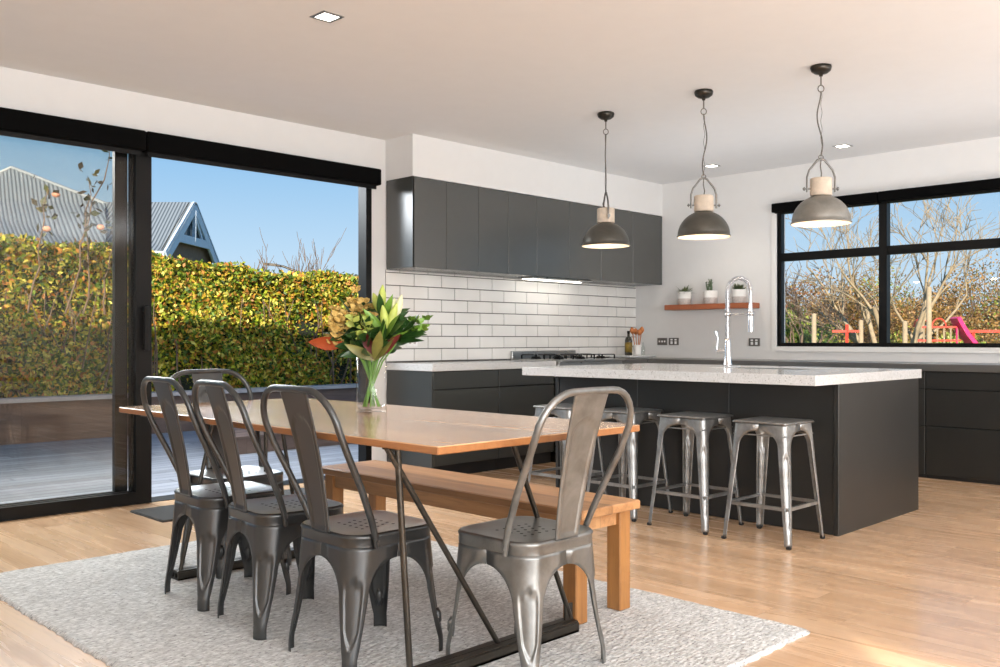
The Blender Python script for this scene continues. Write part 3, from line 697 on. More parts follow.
# ------------------------------------------------------------------ vase & flowers
vx,vy,vz=2.36,3.125,.7655+RZ+.0005
M['vglass']=glass_thin('vase_glass',(.985,.99,.985,1),1.1); M['water']=glass_thin('vase_water',(.985,.995,.985,1),.4)
t=thing('flower_vase','clear glass cylinder vase of water standing mid-table','vase',(vx,vy,vz))
b=MB(); b.lathe([(0,0),(.062,0),(.064,.004),(.064,.25),(.061,.2505),(.061,.246)],36); b.lathe([(.0,.014),(.045,.016),(.0595,.03)],36); obj('glass_wall',b,M['vglass'],t)
b=MB(); b.lathe([(0,.163),(.0585,.163),(.0605,.165)],32); obj('water',b,M['water'],t)
M['stemg']=plain('stem_green',(96,140,52),.5,var=.2,vs=30); M['leafg']=plain('leaf_deep_green',(42,74,30),.35,var=.3,vs=25); M['leafl']=plain('leaf_light_green',(112,150,56),.4,var=.25,vs=25)
M['budg']=plain('lily_bud_green',(176,190,92),.5,var=.15,vs=20); M['budw']=plain('lily_bud_cream',(214,214,176),.5,var=.1,vs=20)
M['ylw']=plain('yellow_brown_blossom',(196,164,92),.7,var=.35,vs=60); M['rust']=plain('rust_leaf',(158,70,34),.45,var=.25,vs=15); M['maroon']=plain('maroon_leaf',(92,26,28),.4,var=.3,vs=20)
M['redgreen']=plain('bronze_leaf',(120,118,58),.45,var=.3,vs=18)
cr=Vector((.7071,-.7071,0)); ca=Vector((.7071,.7071,0))   # real directions: towards kitchen end / away
def dirv(r,a,u): return cr*r+ca*a+Vector((0,0,u))
def stem_path(r0,a0,r1,a1,h):
    p0=Vector((vx,vy,vz))+dirv(r0,a0,.022); pm=Vector((vx,vy,vz))+dirv(-r0*.1+r1*.25,-a0*.1+a1*.25,.21); p1=Vector((vx,vy,vz))+dirv(r1,a1,h)
    return [p0,p0.lerp(pm,.5),pm,pm.lerp(p1,.5)+Vector((0,0,.01)),p1]
R=random.Random(5)
def local(o,ps): return [Vector(p)-Vector(o.location) for p in ps]
def stem_thing(name,label,path,group,col_='stemg',rad=.0035):
    t=thing(name,label,'flower',tuple(path[0]),0,group); b=MB(); P=local(t,path); b.tube(P,rad,8); obj('stem',b,M[col_],t); return t,P
LB0=leafblade
def leafblade(b,base,d,L,W,bend=.3,n=5,mat=0):
    LB0(b,base,d,L,W*1.15,bend*.6,n,mat,upv=Vector((R.gauss(-.5,.6),R.gauss(-.5,.6),R.gauss(.4,.5))))
def bud(b,base,d,L,w,mat=0):
    base=Vector(base); d=Vector(d).normalized(); pts=[base+d*L*q/8 for q in range(9)]; rs=[w*x for x in (.25,.55,.8,.95,1,.95,.8,.5,.12)]; b.tube(pts,rs,10,mat)
G='cut stems standing in the glass vase'
for (lab,st,buds) in (('lily stem with tall pale green buds rising highest from the vase',(-.03,.01,.04,.0,.41),((.06,0,1,.125,'budg'),(-.35,.2,.9,.10,'budg'))),
    ('lily stem with cream buds leaning right of the tallest buds',(-.02,-.02,.09,.01,.37),((.3,.0,1,.13,'budw'),(.05,.1,1,.11,'budw'))),
    ('lily stem with green buds low at the front right of the bouquet',(-.035,.0,.07,-.05,.33),((.35,-.1,1,.135,'budg'),(-.12,-.2,1,.12,'budg')))):
    t,P=stem_thing('lily_stem',lab,stem_path(*st),G)
    for (r,a,u,L,c) in buds:
        b=MB(); bud(b,P[-1],dirv(r,a,u),L,.0185); obj('bud',b,M[c],t)
    for k in range(9):
        i=3; p=P[i].lerp(P[i+1],R.uniform(-.5,1)) ; an=R.uniform(0,2*PI)
        b=MB(); leafblade(b,p,(math.cos(an)*.7,math.sin(an)*.7,R.uniform(.3,1)),R.uniform(.10,.16),.032,.25); obj('leaf',b,M['leafg' if k%2 else 'leafl'],t)
for (lab,st,cc,cnt,spr,mm) in (('brown-yellow blossom stem at the upper left of the bouquet',(.03,.0,-.06,.02,.43),'ylw',34,.05,'ylw'),
    ('brown-yellow blossom stem low at the left of the bouquet',(.035,.01,-.13,-.02,.35),'ylw',34,.05,'ylw'),
    ('yellow-green filler stem at the centre of the bouquet',(.01,.02,-.03,-.05,.36),'budg',26,.038,'budg'),
    ('small berry and leaf sprig reaching right over the worktop view',(-.03,.01,.17,.03,.36),'leafl',14,.035,'leafl')):
    t,P=stem_thing('filler_stem',lab,stem_path(*st),G)
    b=MB()
    for k in range(cnt):
        p=P[-1]+Vector((R.gauss(0,spr*.6),R.gauss(0,spr*.6),R.gauss(0,spr*.6)))
        for q in range(5):
            an=2*PI*q/5+R.random(); leafblade(b,p,(math.cos(an),math.sin(an),R.uniform(.1,.9)),R.uniform(.024,.04),.022,.3,3)
    obj('blossom',b,M[mm],t)
    for k in range(9):
        p=P[3].lerp(P[4],R.random()); an=R.uniform(0,2*PI); b=MB(); leafblade(b,p,(math.cos(an),math.sin(an),R.uniform(-.2,.8)),R.uniform(.07,.11),.026,.25); obj('leaf',b,M['leafg'],t)
t,P=stem_thing('foliage_stem','rust-brown leaf stem drooping out at the far left of the bouquet',stem_path(.03,-.01,-.11,-.03,.285),G)
b=MB(); leafblade(b,P[-1],dirv(-1,-.1,.02),.15,.055,.16,8); leafblade(b,P[-1],dirv(-.6,.5,.4),.10,.035,.2,8); obj('leaf',b,M['rust'],t)
t,P=stem_thing('foliage_stem','maroon and bronze leaf stem at the middle of the vase rim',stem_path(-.02,-.02,.02,-.045,.25),G)
for k,(r,a,u,L,w_,mm) in enumerate(((.7,-.2,.75,.16,.04,'maroon'),(.6,-.5,.5,.16,.04,'redgreen'),(-.4,-.3,1,.15,.036,'maroon'),(.25,-.5,.9,.15,.04,'redgreen'),(-.9,-.3,.5,.14,.036,'redgreen'))):
    b=MB(); leafblade(b,P[-1]-Vector((0,0,.03)),dirv(r,a,u),L,w_,.15,8); obj('leaf',b,M[mm],t)
for (lab,st,seed) in (('dark green foliage stem at the left side of the bouquet',(.03,.02,-.09,.0,.32),1),('dark green foliage stem at the right side of the bouquet',(-.03,.02,.13,.02,.34),2),('dark green foliage stem at the back of the bouquet',(.0,-.03,.04,.06,.43),3),('dark green foliage stem at the front of the bouquet',(.0,.03,-.01,-.05,.33),4)):
    t,P=stem_thing('foliage_stem',lab,stem_path(*st),G); r=random.Random(seed)
    for k in range(20):
        p=P[3].lerp(P[4],r.uniform(-.7,1)); an=r.uniform(0,2*PI); b=MB(); leafblade(b,p,(math.cos(an),math.sin(an),r.uniform(-.2,.9)),r.uniform(.09,.14),.034,.3); obj('leaf',b,M['leafg'],t)
# ------------------------------------------------------------------ pendants
def pendant(x,y,zr,rot,shade,label,wav):
    t=thing('pendant_lamp',label,'lamp',(x,y,ZC),rot,'dome pendant lamps over the island'); z=zr-ZC
    b=MB(); b.lathe([(0,-.0005),(.058,-.0005),(.062,-.010),(.056,-.030),(.036,-.045),(.012,-.05),(.010,-.062),(0,-.062)],28); obj('ceiling_rose',b,M['dark_canopy'],t)
    b=MB(); b.tube([(0,0,-.06),(0,0,-.115)],.0045,8)
    b.tube([((.018*math.sin(a*2*PI/16),0,-.135+.02*math.cos(a*2*PI/16)) if rot<0 else (0,.018*math.sin(a*2*PI/16),-.135+.02*math.cos(a*2*PI/16))) for a in range(17)],.0032,6)
    ztop=z+.40
    n=24; b.tube([(wav*1.4*math.sin(q/n*PI*1.5)*math.sin(q/n*PI),0,-.15+(ztop+.15)*q/n) for q in range(n+1)],.0042,8)
    b.tube([(.004+.004*math.sin(q),.004,-.15+(ztop+.15)*q/n) for q in range(n+1)],.0015,5)
    obj('cord',b,M['cord'],t)
    b=MB()
    for s in(-1,1):
        b.tube([(s*.083,0,z+.185),(s*.083,0,z+.275),(s*.070,0,z+.315),(s*.022,0,z+.375),(0,0,z+.385)],.0065,8)
        b.tube([(s*.060,0,z+.205),(s*.108,0,z+.205)],.005,8); b.tube([(s*.098,0,z+.205),(s*.102,0,z+.205)],.012,8)
    b.tube([(.014*math.sin(a*2*PI/14),0,z+.392+.014*math.cos(a*2*PI/14)) for a in range(15)],.0032,6)
    obj('yoke',b,M['yoke'],t)
    b=MB(); b.lathe([(0,z+.165),(.062,z+.165),(.063,z+.17),(.063,z+.262),(.058,z+.268),(0,z+.268)],26); obj('lamp_holder_block',b,M['block'],t)
    b=MB(); b.tube([(.0,.0,z+.267),(.01,.02,z+.30),(.0,.01,z+.34),(0,0,z+.38)],.0035,6); obj('inner_cord',b,M['cord'],t)
    R0=.168; outer=[(.173,z),(.174,z+.004),(R0,z+.008)]+[(R0*math.cos(a),z+.008+.160*math.sin(a)) for a in [PI/2*q/14 for q in range(1,13)]]+[(.035,z+.168),(0,z+.169)]
    inner=[(r_*.975,zz-.003) for r_,zz in outer]
    b=MB(); b.lathe(outer,44,mat=0); b.lathe(inner[::-1],44,mat=1); b.lathe([outer[0],inner[0]],44,mat=0); sh=obj('shade',b,[shade,M['shadein']],t)
    b=MB(); b.lathe([(0,z+.155),(.022,z+.155),(.022,z+.10),(.0,z+.10)],16); obj('socket',b,M['potw'],t)
    b=MB(); b.lathe([(0.0,z+.028),(.018,z+.032),(.03,z+.048),(.03,z+.066),(.018,z+.088),(.016,z+.102),(0,z+.102)],18); obj('bulb',b,M['bulb'],t)
    L=bpy.data.lights.new('bulb_light','POINT'); L.energy=2.5; L.color=(1,.82,.6); L.shadow_soft_size=.04
    lo=bpy.data.objects.new('bulb_light',L); col.objects.link(lo); lo.location=(x,y,zr+.015)
pendant(5.214,4.14,1.757,PI/4+.1,M['shade'],'dark dome pendant lamp farthest left, in front of the wall cabinets',.014)
pendant(5.203,3.32,1.757,-PI/4,M['shade'],'dark dome pendant lamp in the middle of the three',.016)
pendant(5.222,2.525,1.775,-PI/4,M['shade3'],'grey dome pendant lamp farthest right, in front of the kitchen window',-.018)
for (x,y,l) in ((2.665,3.896,'square recessed ceiling light above the dining table'),(7.5,4.70,'square recessed ceiling light behind the middle pendant lamp'),(7.51,3.44,'square recessed ceiling light near the kitchen window')):
    t=thing('ceiling_light',l,'ceiling light',(x,y,ZC),0,'recessed square ceiling lights')
    b=MB(); a=.062; c=.045
    for (q0,q1,q2,q3) in ((-a,a,-a,-c),(-a,a,c,a),(-a,-c,-c,c),(c,a,-c,c)): b.box(q0,q1,q2,q3,-.004,-.0003)
    obj('frame',b,M['steel'],t)
    b=MB(); b.box(-c,c,-c,c,-.0025,-.0003,0); obj('lens',b,M['down'],t)
    L=bpy.data.lights.new('spot','SPOT'); L.energy=16; L.spot_size=1.7; L.spot_blend=.8; L.color=(1,.9,.75); L.shadow_soft_size=.04
    lo=bpy.data.objects.new('downlight_beam',L); col.objects.link(lo); lo.location=(x,y,ZC-.02)
# ------------------------------------------------------------------ outside, left
b=MB(); b.box(-40,70,YW+.2,80,-.30,-.22); b.box(XW+.3,70,-40,YW+.2,-.30,-.22); struct('ground',b,M['grass'])
b=MB(); b.box(-6,12,YW+.19,10.75,-.10,-.045); struct('floor_deck',b,M['deck'])
b=MB()
for i in range(2):
    b.box(4.55,7.6,8.2+i*.42,8.6+i*.42,.10+.0*i,.13); b.box(4.55,7.6,8.22+i*.42,8.25+i*.42,-.045,.10)
tag(obj('garden_bench',b,M['timber']),'low dark slatted platform bench on the grey deck','bench')
t=thing('planter_wall','brown timber planter wall with pale capping along the deck edge','planter',(4,10.9,-.22))
b=MB(); b.box(-9,7,-.12,.0,0,.62); obj('boards',b,M['timber'],t)
b=MB(); b.box(-9,7,-.18,.10,.62,.665); obj('capping',b,M['timbertop'],t)
def leafcloud(name,pts,size,palette,parent=None,mat=None,zcol=None,label=None):
    n=len(pts); pts=np.asarray(pts,float)
    a=rng.normal(size=(n,3)); a/=np.linalg.norm(a,axis=1)[:,None]; c=rng.normal(size=(n,3)); c-=a*(a*c).sum(1)[:,None]; c/=np.linalg.norm(c,axis=1)[:,None]
    s=size*rng.uniform(.6,1.3,n)[:,None]; 
    V=np.stack([pts-a*s*.5,pts+c*s*.28,pts+a*s*.5,pts-c*s*.28],1).reshape(-1,3)
    F=np.arange(4*n).reshape(-1,4)
    me=bpy.data.meshes.new(name); me.vertices.add(4*n); me.vertices.foreach_set('co',V.ravel())
    me.loops.add(4*n); me.loops.foreach_set('vertex_index',F.ravel()); me.polygons.add(n); me.polygons.foreach_set('loop_start',np.arange(n)*4); me.polygons.foreach_set('loop_total',np.full(n,4))
    me.update()
    pal=np.array([srgb(*p)[:3] for p in palette]); idx=rng.integers(0,len(pal),n); cc=pal[idx]*rng.uniform(.65,1.25,n)[:,None]
    if zcol is not None: cc=cc*zcol(pts)[:,None] if zcol(pts).ndim==1 else cc*zcol(pts)
    C=np.ones((n,4)); C[:,:3]=cc; C=np.repeat(C,4,0)
    at=me.color_attributes.new('Col','FLOAT_COLOR','POINT'); at.data.foreach_set('color',C.ravel())
    me.materials.append(mat or M['leaf']); o=bpy.data.objects.new(name,me); col.objects.link(o)
    if parent: o.parent=parent
    return o
def lump(x,ph=0): return .10*np.sin(x*1.7+ph)+.07*np.sin(x*4.1+1+ph)+.05*np.sin(x*9.3+2*ph)
hd=thing('hedge','tall clipped green and gold hedge behind the deck','hedge',(0,0,-.22))
n=78000; hx=rng.uniform(1.2,10.4,n); side=rng.random(n)
hz=rng.uniform(.5,2.36,n); topz=2.33-.055*(hx-5)+.45*lump(hx); hyy=11.15+.14*np.sin(hz*3+hx*2.2)+.10*np.sin(hx*5.3)*np.cos(hz*4.1)+rng.exponential(.11,n)
top=side>.82; hz=np.where(top,topz-rng.exponential(.06,n)+rng.random(n)*.08,np.minimum(hz,topz)); hyy=np.maximum(11.06,np.where(top,rng.uniform(11.1,12.2,n),hyy))
leafcloud('foliage',np.stack([hx,hyy,hz],1),.072,[(158,166,44),(190,180,56),(204,164,60),(110,136,40),(190,128,60),(226,214,104),(76,104,30),(60,84,26)],hd)
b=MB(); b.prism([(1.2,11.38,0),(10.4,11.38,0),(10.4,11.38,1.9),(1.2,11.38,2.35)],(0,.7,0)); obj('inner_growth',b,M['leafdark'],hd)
b=MB(); r=random.Random(3)
for k in range(60):
    x=r.uniform(2,9.8); p=[Vector((x,11.25,0))]; dx=r.uniform(-.35,.35)
    for q in range(6): p.append(p[-1]+Vector((dx*.3+r.uniform(-.12,.12),r.uniform(-.05,.04),.31)))
    b.tube(p,[.02,.017,.014,.012,.009,.007,.005],5)
obj('branches',b,M['twig'],hd)
# rose branches in front of hedge left
t=thing('climbing_rose','thin rose canes with a few leaves and pink blooms above the hedge','rose',(3.4,11.0,-.22)); r=random.Random(11)
b=MB(); tips=[]
for (dx,h,lean) in ((.15,3.0,.22),(.55,3.72,.55),(.75,3.2,.1),(1.0,2.7,.1)):
    p=[Vector((dx,0,1.6))]; 
    for q in range(8): p.append(Vector((dx+lean*(q+1)/8+r.uniform(-.05,.05),0,1.6+(h-1.6)*(q+1)/8)))
    b.tube(p,[.012]*4+[.008]*3+[.005]*2,5); tips.append(p)
obj('canes',b,M['twig'],t)
pts=[]
for p in tips:
    for q in p[3:]:
        for k in range(5): pts.append((q.x+r.gauss(0,.06),q.y+r.gauss(0,.05),q.z+r.gauss(0,.06)))
leafcloud('leaves',np.array(pts),.11,[(70,76,34),(108,98,44),(60,52,30)],t)
b=MB()
for (x,z) in ((.45,2.95),(.95,2.62),(.35,2.55)):
    b.lathe([(0,-.03),(.04,-.015),(.05,.01),(.03,.035),(0,.04)],8,(x,0,z))
obj('blooms',b,plain('pink_rose',(214,150,120),.6),t)
# neighbour house ------------------------------------------------------------------------------
def face_uv(me_o,rows):     # rows: list per face of [(u,v)...] stored as corner-free point attribute
    at=me_o.data.attributes.new('UVr','FLOAT_VECTOR','POINT')
    for i,p in enumerate(rows): at.data[i].vector=p
hs=thing('neighbour_house','grey corrugated roofed house with a blue-grey gable beyond the hedge','house',(10,24,-.22))
def U(px,py,S):     # layout of the distant roof measured from the survey: bearing, height, distance
    s=(px-500)/922; return Vector((S*(1+s)/2,S*(1-s)/2,H+(339.5-py)*S/1304))-Vector((10,24,-.22))
def roofface(pts,name='roof',along=None):
    b=MB(); b.poly(pts); o=obj(name,b,M['roof'],hs); al=Vector(along).normalized(); face_uv(o,[(Vector(p).dot(al),0,0) for p in pts]); return o
pk=U(188.5,202,35.5); pe=U(212,262,38); pw=U(159.5,251,33); rb=U(96,202,36.5); eb=U(90,249,33.0)
pk2=U(189,202,35.4); 
roofface([pw+Vector((.15,-.15,-.03)),pk+Vector((.15,-.15,0)),rb,eb],'roof_slope',along=(-1,1,0))
roofface([pk+Vector((.15,-.15,0)),pe+Vector((.15,-.15,-.03)),U(120,262,41),rb],'roof_slope',along=(-1,1,0))
b=MB(); b.poly([pw+Vector((0,0,-.02)),pk,pe+Vector((0,0,-.02))]); b.poly([pw,pe,Vector((pe.x,pe.y,0)),Vector((pw.x,pw.y,0))]); b.poly([pw,Vector((pw.x,pw.y,0)),Vector((eb.x,eb.y,0)),eb]); obj('wall',b,M['weather'],hs)
b=MB(); off=Vector((.12,-.12,0)); dn=Vector((0,0,-.12))
b.obox(pw+off+dn,pk+off+dn,.06,.30); b.obox(pk+off+dn,pe+off+dn,.06,.30)
m1=pw.lerp(pk,.36)+off; m2=pe.lerp(pk,.36)+off; b.obox(m1+dn,m2+dn,.06,.22); mm=(m1+m2)/2; b.obox(mm+dn,pk+off+dn*2,.05,.10); b.obox(mm+dn,pk.lerp(pw,.45)+off+dn,.05,.08) if False else None; b.obox(mm.lerp(m2,.55)+dn,pk+off+dn*3,.05,.08)
obj('barge_boards',b,M['bluetrim'],hs)
b=MB(); o2=off*.5; b.poly([m1-off+o2+dn,m2-off+o2+dn,pk+o2+dn*2]); obj('gable_window',b,M['gableglass'],hs)
A_=U(12,167,41); B_=U(105,203,36.2); C_=U(106,247,31.5); D_=U(-90,240,30.5); E_=U(-60,200,41)
roofface([A_,E_,D_,C_,B_],'main_roof_slope',along=cr*.85+ca*.5)
b=MB(); b.obox(A_,B_,.10,.06); b.obox(A_,E_,.10,.06); obj('ridge_cap',b,plain('pale_ridge',(166,172,174),.5),hs)
b=MB(); b.obox(eb+Vector((0,0,-.08)),pw+Vector((.1,-.1,-.08)),.14,.14); b.obox(D_+Vector((0,0,-.08)),C_+Vector((0,0,-.08)),.14,.14); obj('gutter',b,plain('pale_gutter',(176,190,200),.5),hs)
b=MB(); b.poly([D_,C_,Vector((C_.x,C_.y,0)),Vector((D_.x,D_.y,0))]); obj('main_wall',b,M['weather'],hs)
# bare twigs beyond hedge, street lamp
def grow(b,p,d,L,r,depth,rr,spread=.5,minr=.006,up=.12,n=5,seg=4,kids=(2,3)):
    pts=[Vector(p)]; dd=Vector(d).normalized(); rs=[r]
    for i in range(seg):
        dd=(dd+Vector((rr.gauss(0,.13),rr.gauss(0,.13),rr.gauss(0,.08)+up*.3))).normalized(); pts.append(pts[-1]+dd*L/seg); rs.append(r*(1-.35*(i+1)/seg))
    b.tube(pts,rs,n,cap=False)
    if depth<=0: return
    for k in range(rr.randint(*kids)):
        i=rr.randint(max(1,seg-3),seg); q=Vector((rr.gauss(0,1),rr.gauss(0,1),rr.gauss(0,.6))).normalized()
        nd=(dd+q*spread+Vector((0,0,up))).normalized(); grow(b,pts[i],nd,L*rr.uniform(.62,.85),max(minr,rs[i]*.66),depth-1,rr,spread,minr,up,max(3,n-1),seg,kids)
for (px,S,hh,l,sd) in ((250,40,1.5,'small bare twiggy tree beyond the hedge, nearest the gable',1),(272,42,1.4,'small bare twiggy tree in the middle beyond the hedge',2),(307,40,1.8,'slim bare sapling beyond the hedge beside the street lamp',3)):
    s=(px-500)/922; x,y=S*(1+s)/2,S*(1-s)/2; b=MB(); rr=random.Random(sd)
    for k in range(4): grow(b,(0,0,0),(rr.gauss(0,.12),rr.gauss(0,.12),1),hh*.95,.03,4,rr,.35,.010,.25,4,4,(2,3))
    o=obj('bare_tree',b,M['twig'],loc=(x,y,-.22)); tag(o,l,'tree','bare trees beyond the hedge'); o.scale=(1,1,1.0)
s=(303-500)/922; S=42
t=thing('street_lamp','distant street lamp with curved arm above the hedge','lamp',(S*(1+s)/2,S*(1-s)/2,-.22))
b=MB(); b.tube([(0,0,0),(0,0,3.15),(-.15,.15,3.5),(-.45,.45,3.66),(-.62,.62,3.70)],.035,8); obj('pole',b,M['rod'],t)
b=MB(); b.obox((-.6,.6,3.70),(-.9,.9,3.74),.14,.08); obj('lamp_head',b,M['rod'],t)
# ------------------------------------------------------------------ outside, right
def P2(px,S): s=(px-500)/922; return S*(1+s)/2,S*(1-s)/2
x,y=P2(893,34); b=MB(); rr=random.Random(21)
for k in range(6):
    a=2*PI*k/6+rr.uniform(-.2,.2); grow(b,(.2*math.cos(a),.2*math.sin(a),0),(.36*math.cos(a),.36*math.sin(a),1),2.3,.085,5,rr,.6,.009,.06,6,4,(2,3))
tag(obj('bare_tree',b,M['bark'],loc=(x,y,-.22)),'big pale many-stemmed bare tree filling the kitchen window','tree')
x,y=P2(800,37); b=MB(); rr=random.Random(5)
for k in range(3): grow(b,(0,0,0),(rr.gauss(0,.3),rr.gauss(0,.3),1),1.5,.05,5,rr,.6,.01,.1,5,4,(2,3))
tag(obj('bare_tree',b,M['twig'],loc=(x,y,-.22)),'thin dark bare tree at the left pane of the kitchen window','tree')
def shrub(px,S,rx,ry,hz_,pal,label,n=5000,size=.16,tw=M['twig']):
    x,y=P2(px,S); t=thing('shrub',label,'shrub',(x,y,-.22),0,'shrubs beyond the kitchen window')
    d=rng.normal(size=(n,3)); d/=np.linalg.norm(d,axis=1)[:,None]; d[:,2]=np.abs(d[:,2]); rad=rng.uniform(.75,1.04,n)*(1+.10*np.sin(d[:,0]*7)+.10*np.cos(d[:,1]*8))
    n_=0; P=d*rad[:,None]*np.array([rx,ry,hz_]); leafcloud('foliage',P,size,pal,t)
    b=MB(); rr=random.Random(int(px))
    for k in range(26):
        a=rr.uniform(0,2*PI); e=rr.uniform(.3,1.4); dv=Vector((math.cos(a)*math.cos(e)*rx,math.sin(a)*math.cos(e)*ry,math.sin(e)*hz_)); b.tube([(0,0,0),dv*.5+Vector((0,0,.1)),dv*1.05],[.04,.025,.01],4)
    obj('branches',b,tw,t)
br=[(150,112,60),(176,134,80),(126,96,54),(140,120,60),(186,150,96)]; gr=[(120,140,50),(150,164,60),(90,116,44),(170,176,80)]; rd=[(150,92,60),(126,108,60),(170,120,84)]
shrub(792,40,1.3,1.3,2.05,gr,'bright yellow-green bush at the far left of the window',3500,.20)
shrub(812,46,2.8,2.8,3.25,rd+br,'reddish-brown bush behind the yellow-green one',15000,.10)
shrub(850,44,2.6,2.6,3.0,br,'brown winter bush left of the window mullion',15000,.10)
shrub(878,50,3.0,3.0,3.6,br+gr,'tall green-brown bush behind the mullion',15000,.10)
shrub(940,44,2.6,2.6,2.7,br,'brown winter bush behind the play equipment',15000,.10)
shrub(985,46,3.4,3.4,3.7,br+[(104,104,50)],'large brown-green bush at the right edge of the window',15000,.10)
shrub(1040,44,3.4,3.4,3.3,br+gr,'brown and green bush mostly beyond the right window frame',15000,.10)
for (px,S,rx,h_) in ((835,42,2.2,1.62),(905,42,2.2,1.55),(962,41,2.2,1.5)):
    shrub(px,S,rx,.7,h_,gr+[(200,196,110)],{835:'low yellow-green hedge bush left of the mullion',905:'low yellow-green hedge bush right of the mullion',962:'low yellow-green hedge bush behind the pink slide'}[px],3500,.13)
M['post']=plain('pale_timber_post',(164,146,118),.8,var=.15); M['red']=plain('red_paint',(206,70,50),.5); M['pink']=plain('pink_plastic',(226,44,110),.4)
for (px,S,hh,l) in ((814,33,1.95,'pale timber post at the left of the window view'),(861,34,1.8,'short pale timber post left of the mullion'),(929,31,2.55,'tall pale timber post right of the mullion'),(905,32,1.75,'short pale timber post just right of the mullion')):
    x,y=P2(px,S); b=MB(); b.lathe([(0,0),(.07,0),(.06,hh),(0,hh+.02)],8); tag(obj('timber_post',b,M['post'],loc=(x,y,-.22)),l,'post','timber posts beyond the kitchen window')
x0_,y0_=P2(832,34); x1_,y1_=P2(862,34)
t=thing('red_rail','red rail barrier seen through the left pane','rail',(x0_,y0_,-.22)); b=MB(); v=Vector((x1_-x0_,y1_-y0_,0)); b.obox((0,0,1.52),v+Vector((0,0,1.52)),.05,.06); obj('bar',b,M['red'],t)
b=MB(); b.obox(v*.5,v*.5+Vector((0,0,1.7)),.06,.06); obj('upright',b,M['red'],t)
# play equipment
x,y=P2(935,33); ar=Vector((.7071,-.7071,0))
t=thing('play_frame','red and white climbing play frame seen through the right pane','play equipment',(x,y,-.22))
b=MB()
for k in range(7): b.obox(ar*(-.45+k*.17),ar*(-.45+k*.17)+Vector((0,0,1.62)),.035,.035)
obj('uprights',b,M['post'],t)
b=MB()
for z in(1.28,1.62): b.obox(ar*-.5+Vector((0,0,z)),ar*.65+Vector((0,0,z)),.04,.05)
for q in range(2): b.tube([ar*(-.35+q*.45+.18*math.cos(a*PI/8))+Vector((0,0,1.62+.22*math.sin(a*PI/8))) for a in range(9)],.02,6)
obj('rails',b,M['red'],t)
x,y=P2(957,33); b=MB(); p=[ar*-.05+Vector((0,0,1.86)),ar*.02+Vector((0,0,1.72)),ar*.18+Vector((0,0,1.45)),ar*.42+Vector((0,0,1.15)),ar*.7+Vector((0,0,.7))]
for i in range(4): b.obox(p[i],p[i+1],.42,.10)
b.box(-.02,.02,-.02,.02,0,1.7); tag(obj('slide',b,M['pink'],loc=(x,y,-.22)),'bright pink plastic slide beside the red play frame','slide')
x,y=P2(985,34); t=thing('red_rail','red rail barrier at the right edge of the window view','rail',(x,y,-.22)); b=MB(); b.obox(ar*-.5+Vector((0,0,1.52)),ar*1.2+Vector((0,0,1.52)),.05,.07); obj('bar',b,M['red'],t)
b=MB(); b.obox(ar*-.3,ar*-.3+Vector((0,0,1.5)),.06,.06); b.obox(ar*.9,ar*.9+Vector((0,0,1.5)),.06,.06); obj('upright',b,M['red'],t)
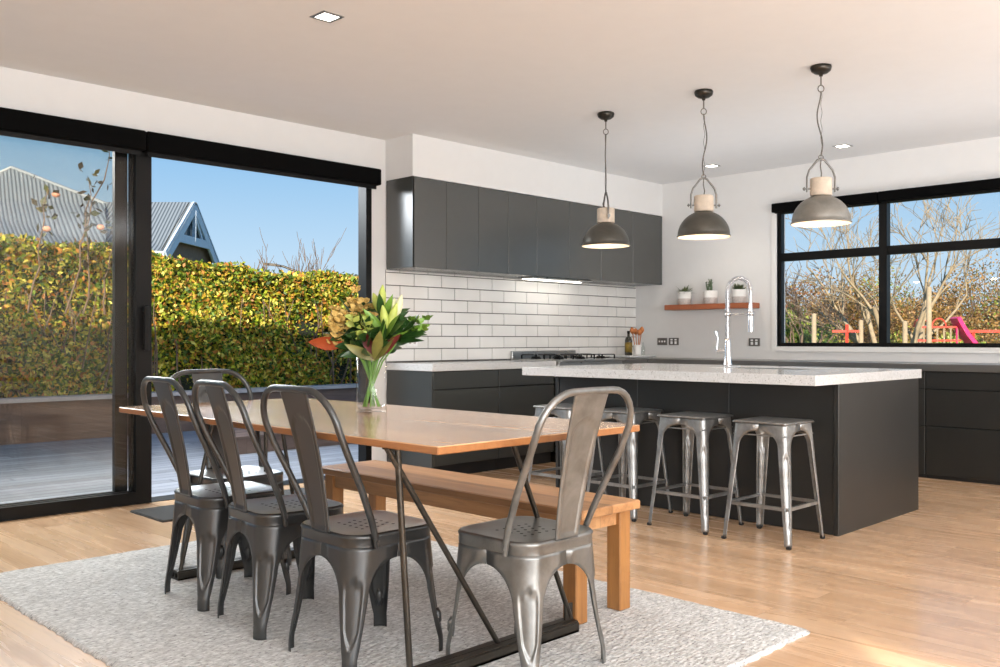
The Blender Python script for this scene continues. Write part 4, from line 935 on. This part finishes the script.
# ------------------------------------------------------------------ light
wd=bpy.data.worlds.new('sky'); scene.world=wd; wd.use_nodes=True; nt=wd.node_tree; nt.nodes.clear()
tc=nt.nodes.new('ShaderNodeTexCoord'); sp=nt.nodes.new('ShaderNodeSeparateXYZ'); rp=nt.nodes.new('ShaderNodeValToRGB'); bg=nt.nodes.new('ShaderNodeBackground'); ou=nt.nodes.new('ShaderNodeOutputWorld')
nt.links.new(tc.outputs['Generated'],sp.inputs[0]); nt.links.new(sp.outputs[2],rp.inputs[0]); nt.links.new(rp.outputs[0],bg.inputs[0]); nt.links.new(bg.outputs[0],ou.inputs[0])
e=rp.color_ramp.elements; e[0].position=0.0; e[0].color=srgb(214,228,238); e[1].position=.24; e[1].color=srgb(116,176,224)
for p_,c_ in ((.09,srgb(182,212,236)),(.6,srgb(84,140,204)),(-.0,srgb(205,222,236))):
    if p_>0: q=e.new(p_); q.color=c_
bg.inputs[1].default_value=1.0
L=bpy.data.lights.new('sun','SUN'); L.energy=8; L.color=(1,.9,.76); L.angle=.01
so=bpy.data.objects.new('sun',L); col.objects.link(so); sd=Vector((.75,.66,-.364)).normalized(); so.rotation_euler=sd.to_track_quat('-Z','Y').to_euler()
def area(name,loc,target,sx,sy,en,c=(1,1,1)):
    L=bpy.data.lights.new(name,'AREA'); L.shape='RECTANGLE'; L.size=sx; L.size_y=sy; L.energy=en; L.color=c
    o=bpy.data.objects.new(name,L); col.objects.link(o); o.location=loc; o.rotation_euler=(Vector(target)-Vector(loc)).to_track_quat('-Z','Y').to_euler(); return o
area('fill_rear',(-.9,-2.6,1.7),(3,3.5,1.3),2.6,2.0,150,(.97,.98,1))  # added fill panel behind the camera, no such source in the room
area('fill_up',(.8,-1.2,1.25),(.8,-1.19,2.71),3.0,2.2,140,(.84,.92,1))  # added uplight panel floating near the camera to brighten the ceiling
area('fill_up_right',(6.2,-1.4,1.3),(6.2,-1.39,2.71),3.0,2.2,140,(.84,.92,1))  # another added uplight panel, out of view, for the right of the ceiling
area('fill_kitchen_up',(6.75,3.6,1.2),(6.75,3.61,2.71),1.1,3.4,15,(.88,.94,1))  # added uplight floating in the aisle to lift the far ceiling
area('fill_rear_wall',(1.9,-5.6,1.5),(4.4,2,1.0),4.0,2.0,330,(.96,.98,1))  # added fill panel in front of the solid rear wall
area('fill_door',(3.0,7.9,3.3),(3.0,3.2,.3),3.6,2.0,380,(.93,.97,1))  # added panel outside above the door, strengthens the daylight coming in
# ------------------------------------------------------------------ camera
cd=bpy.data.cameras.new('camera'); cd.sensor_width=36; cd.lens=922/1000*36; cd.shift_y=.006; cd.clip_end=300
co=bpy.data.objects.new('camera',cd); col.objects.link(co); co.location=(0,0,H); co.rotation_euler=(PI/2,0,-PI/4); scene.camera=co
scene.view_settings.view_transform='Standard'; scene.view_settings.look='None'; scene.view_settings.exposure=0.16
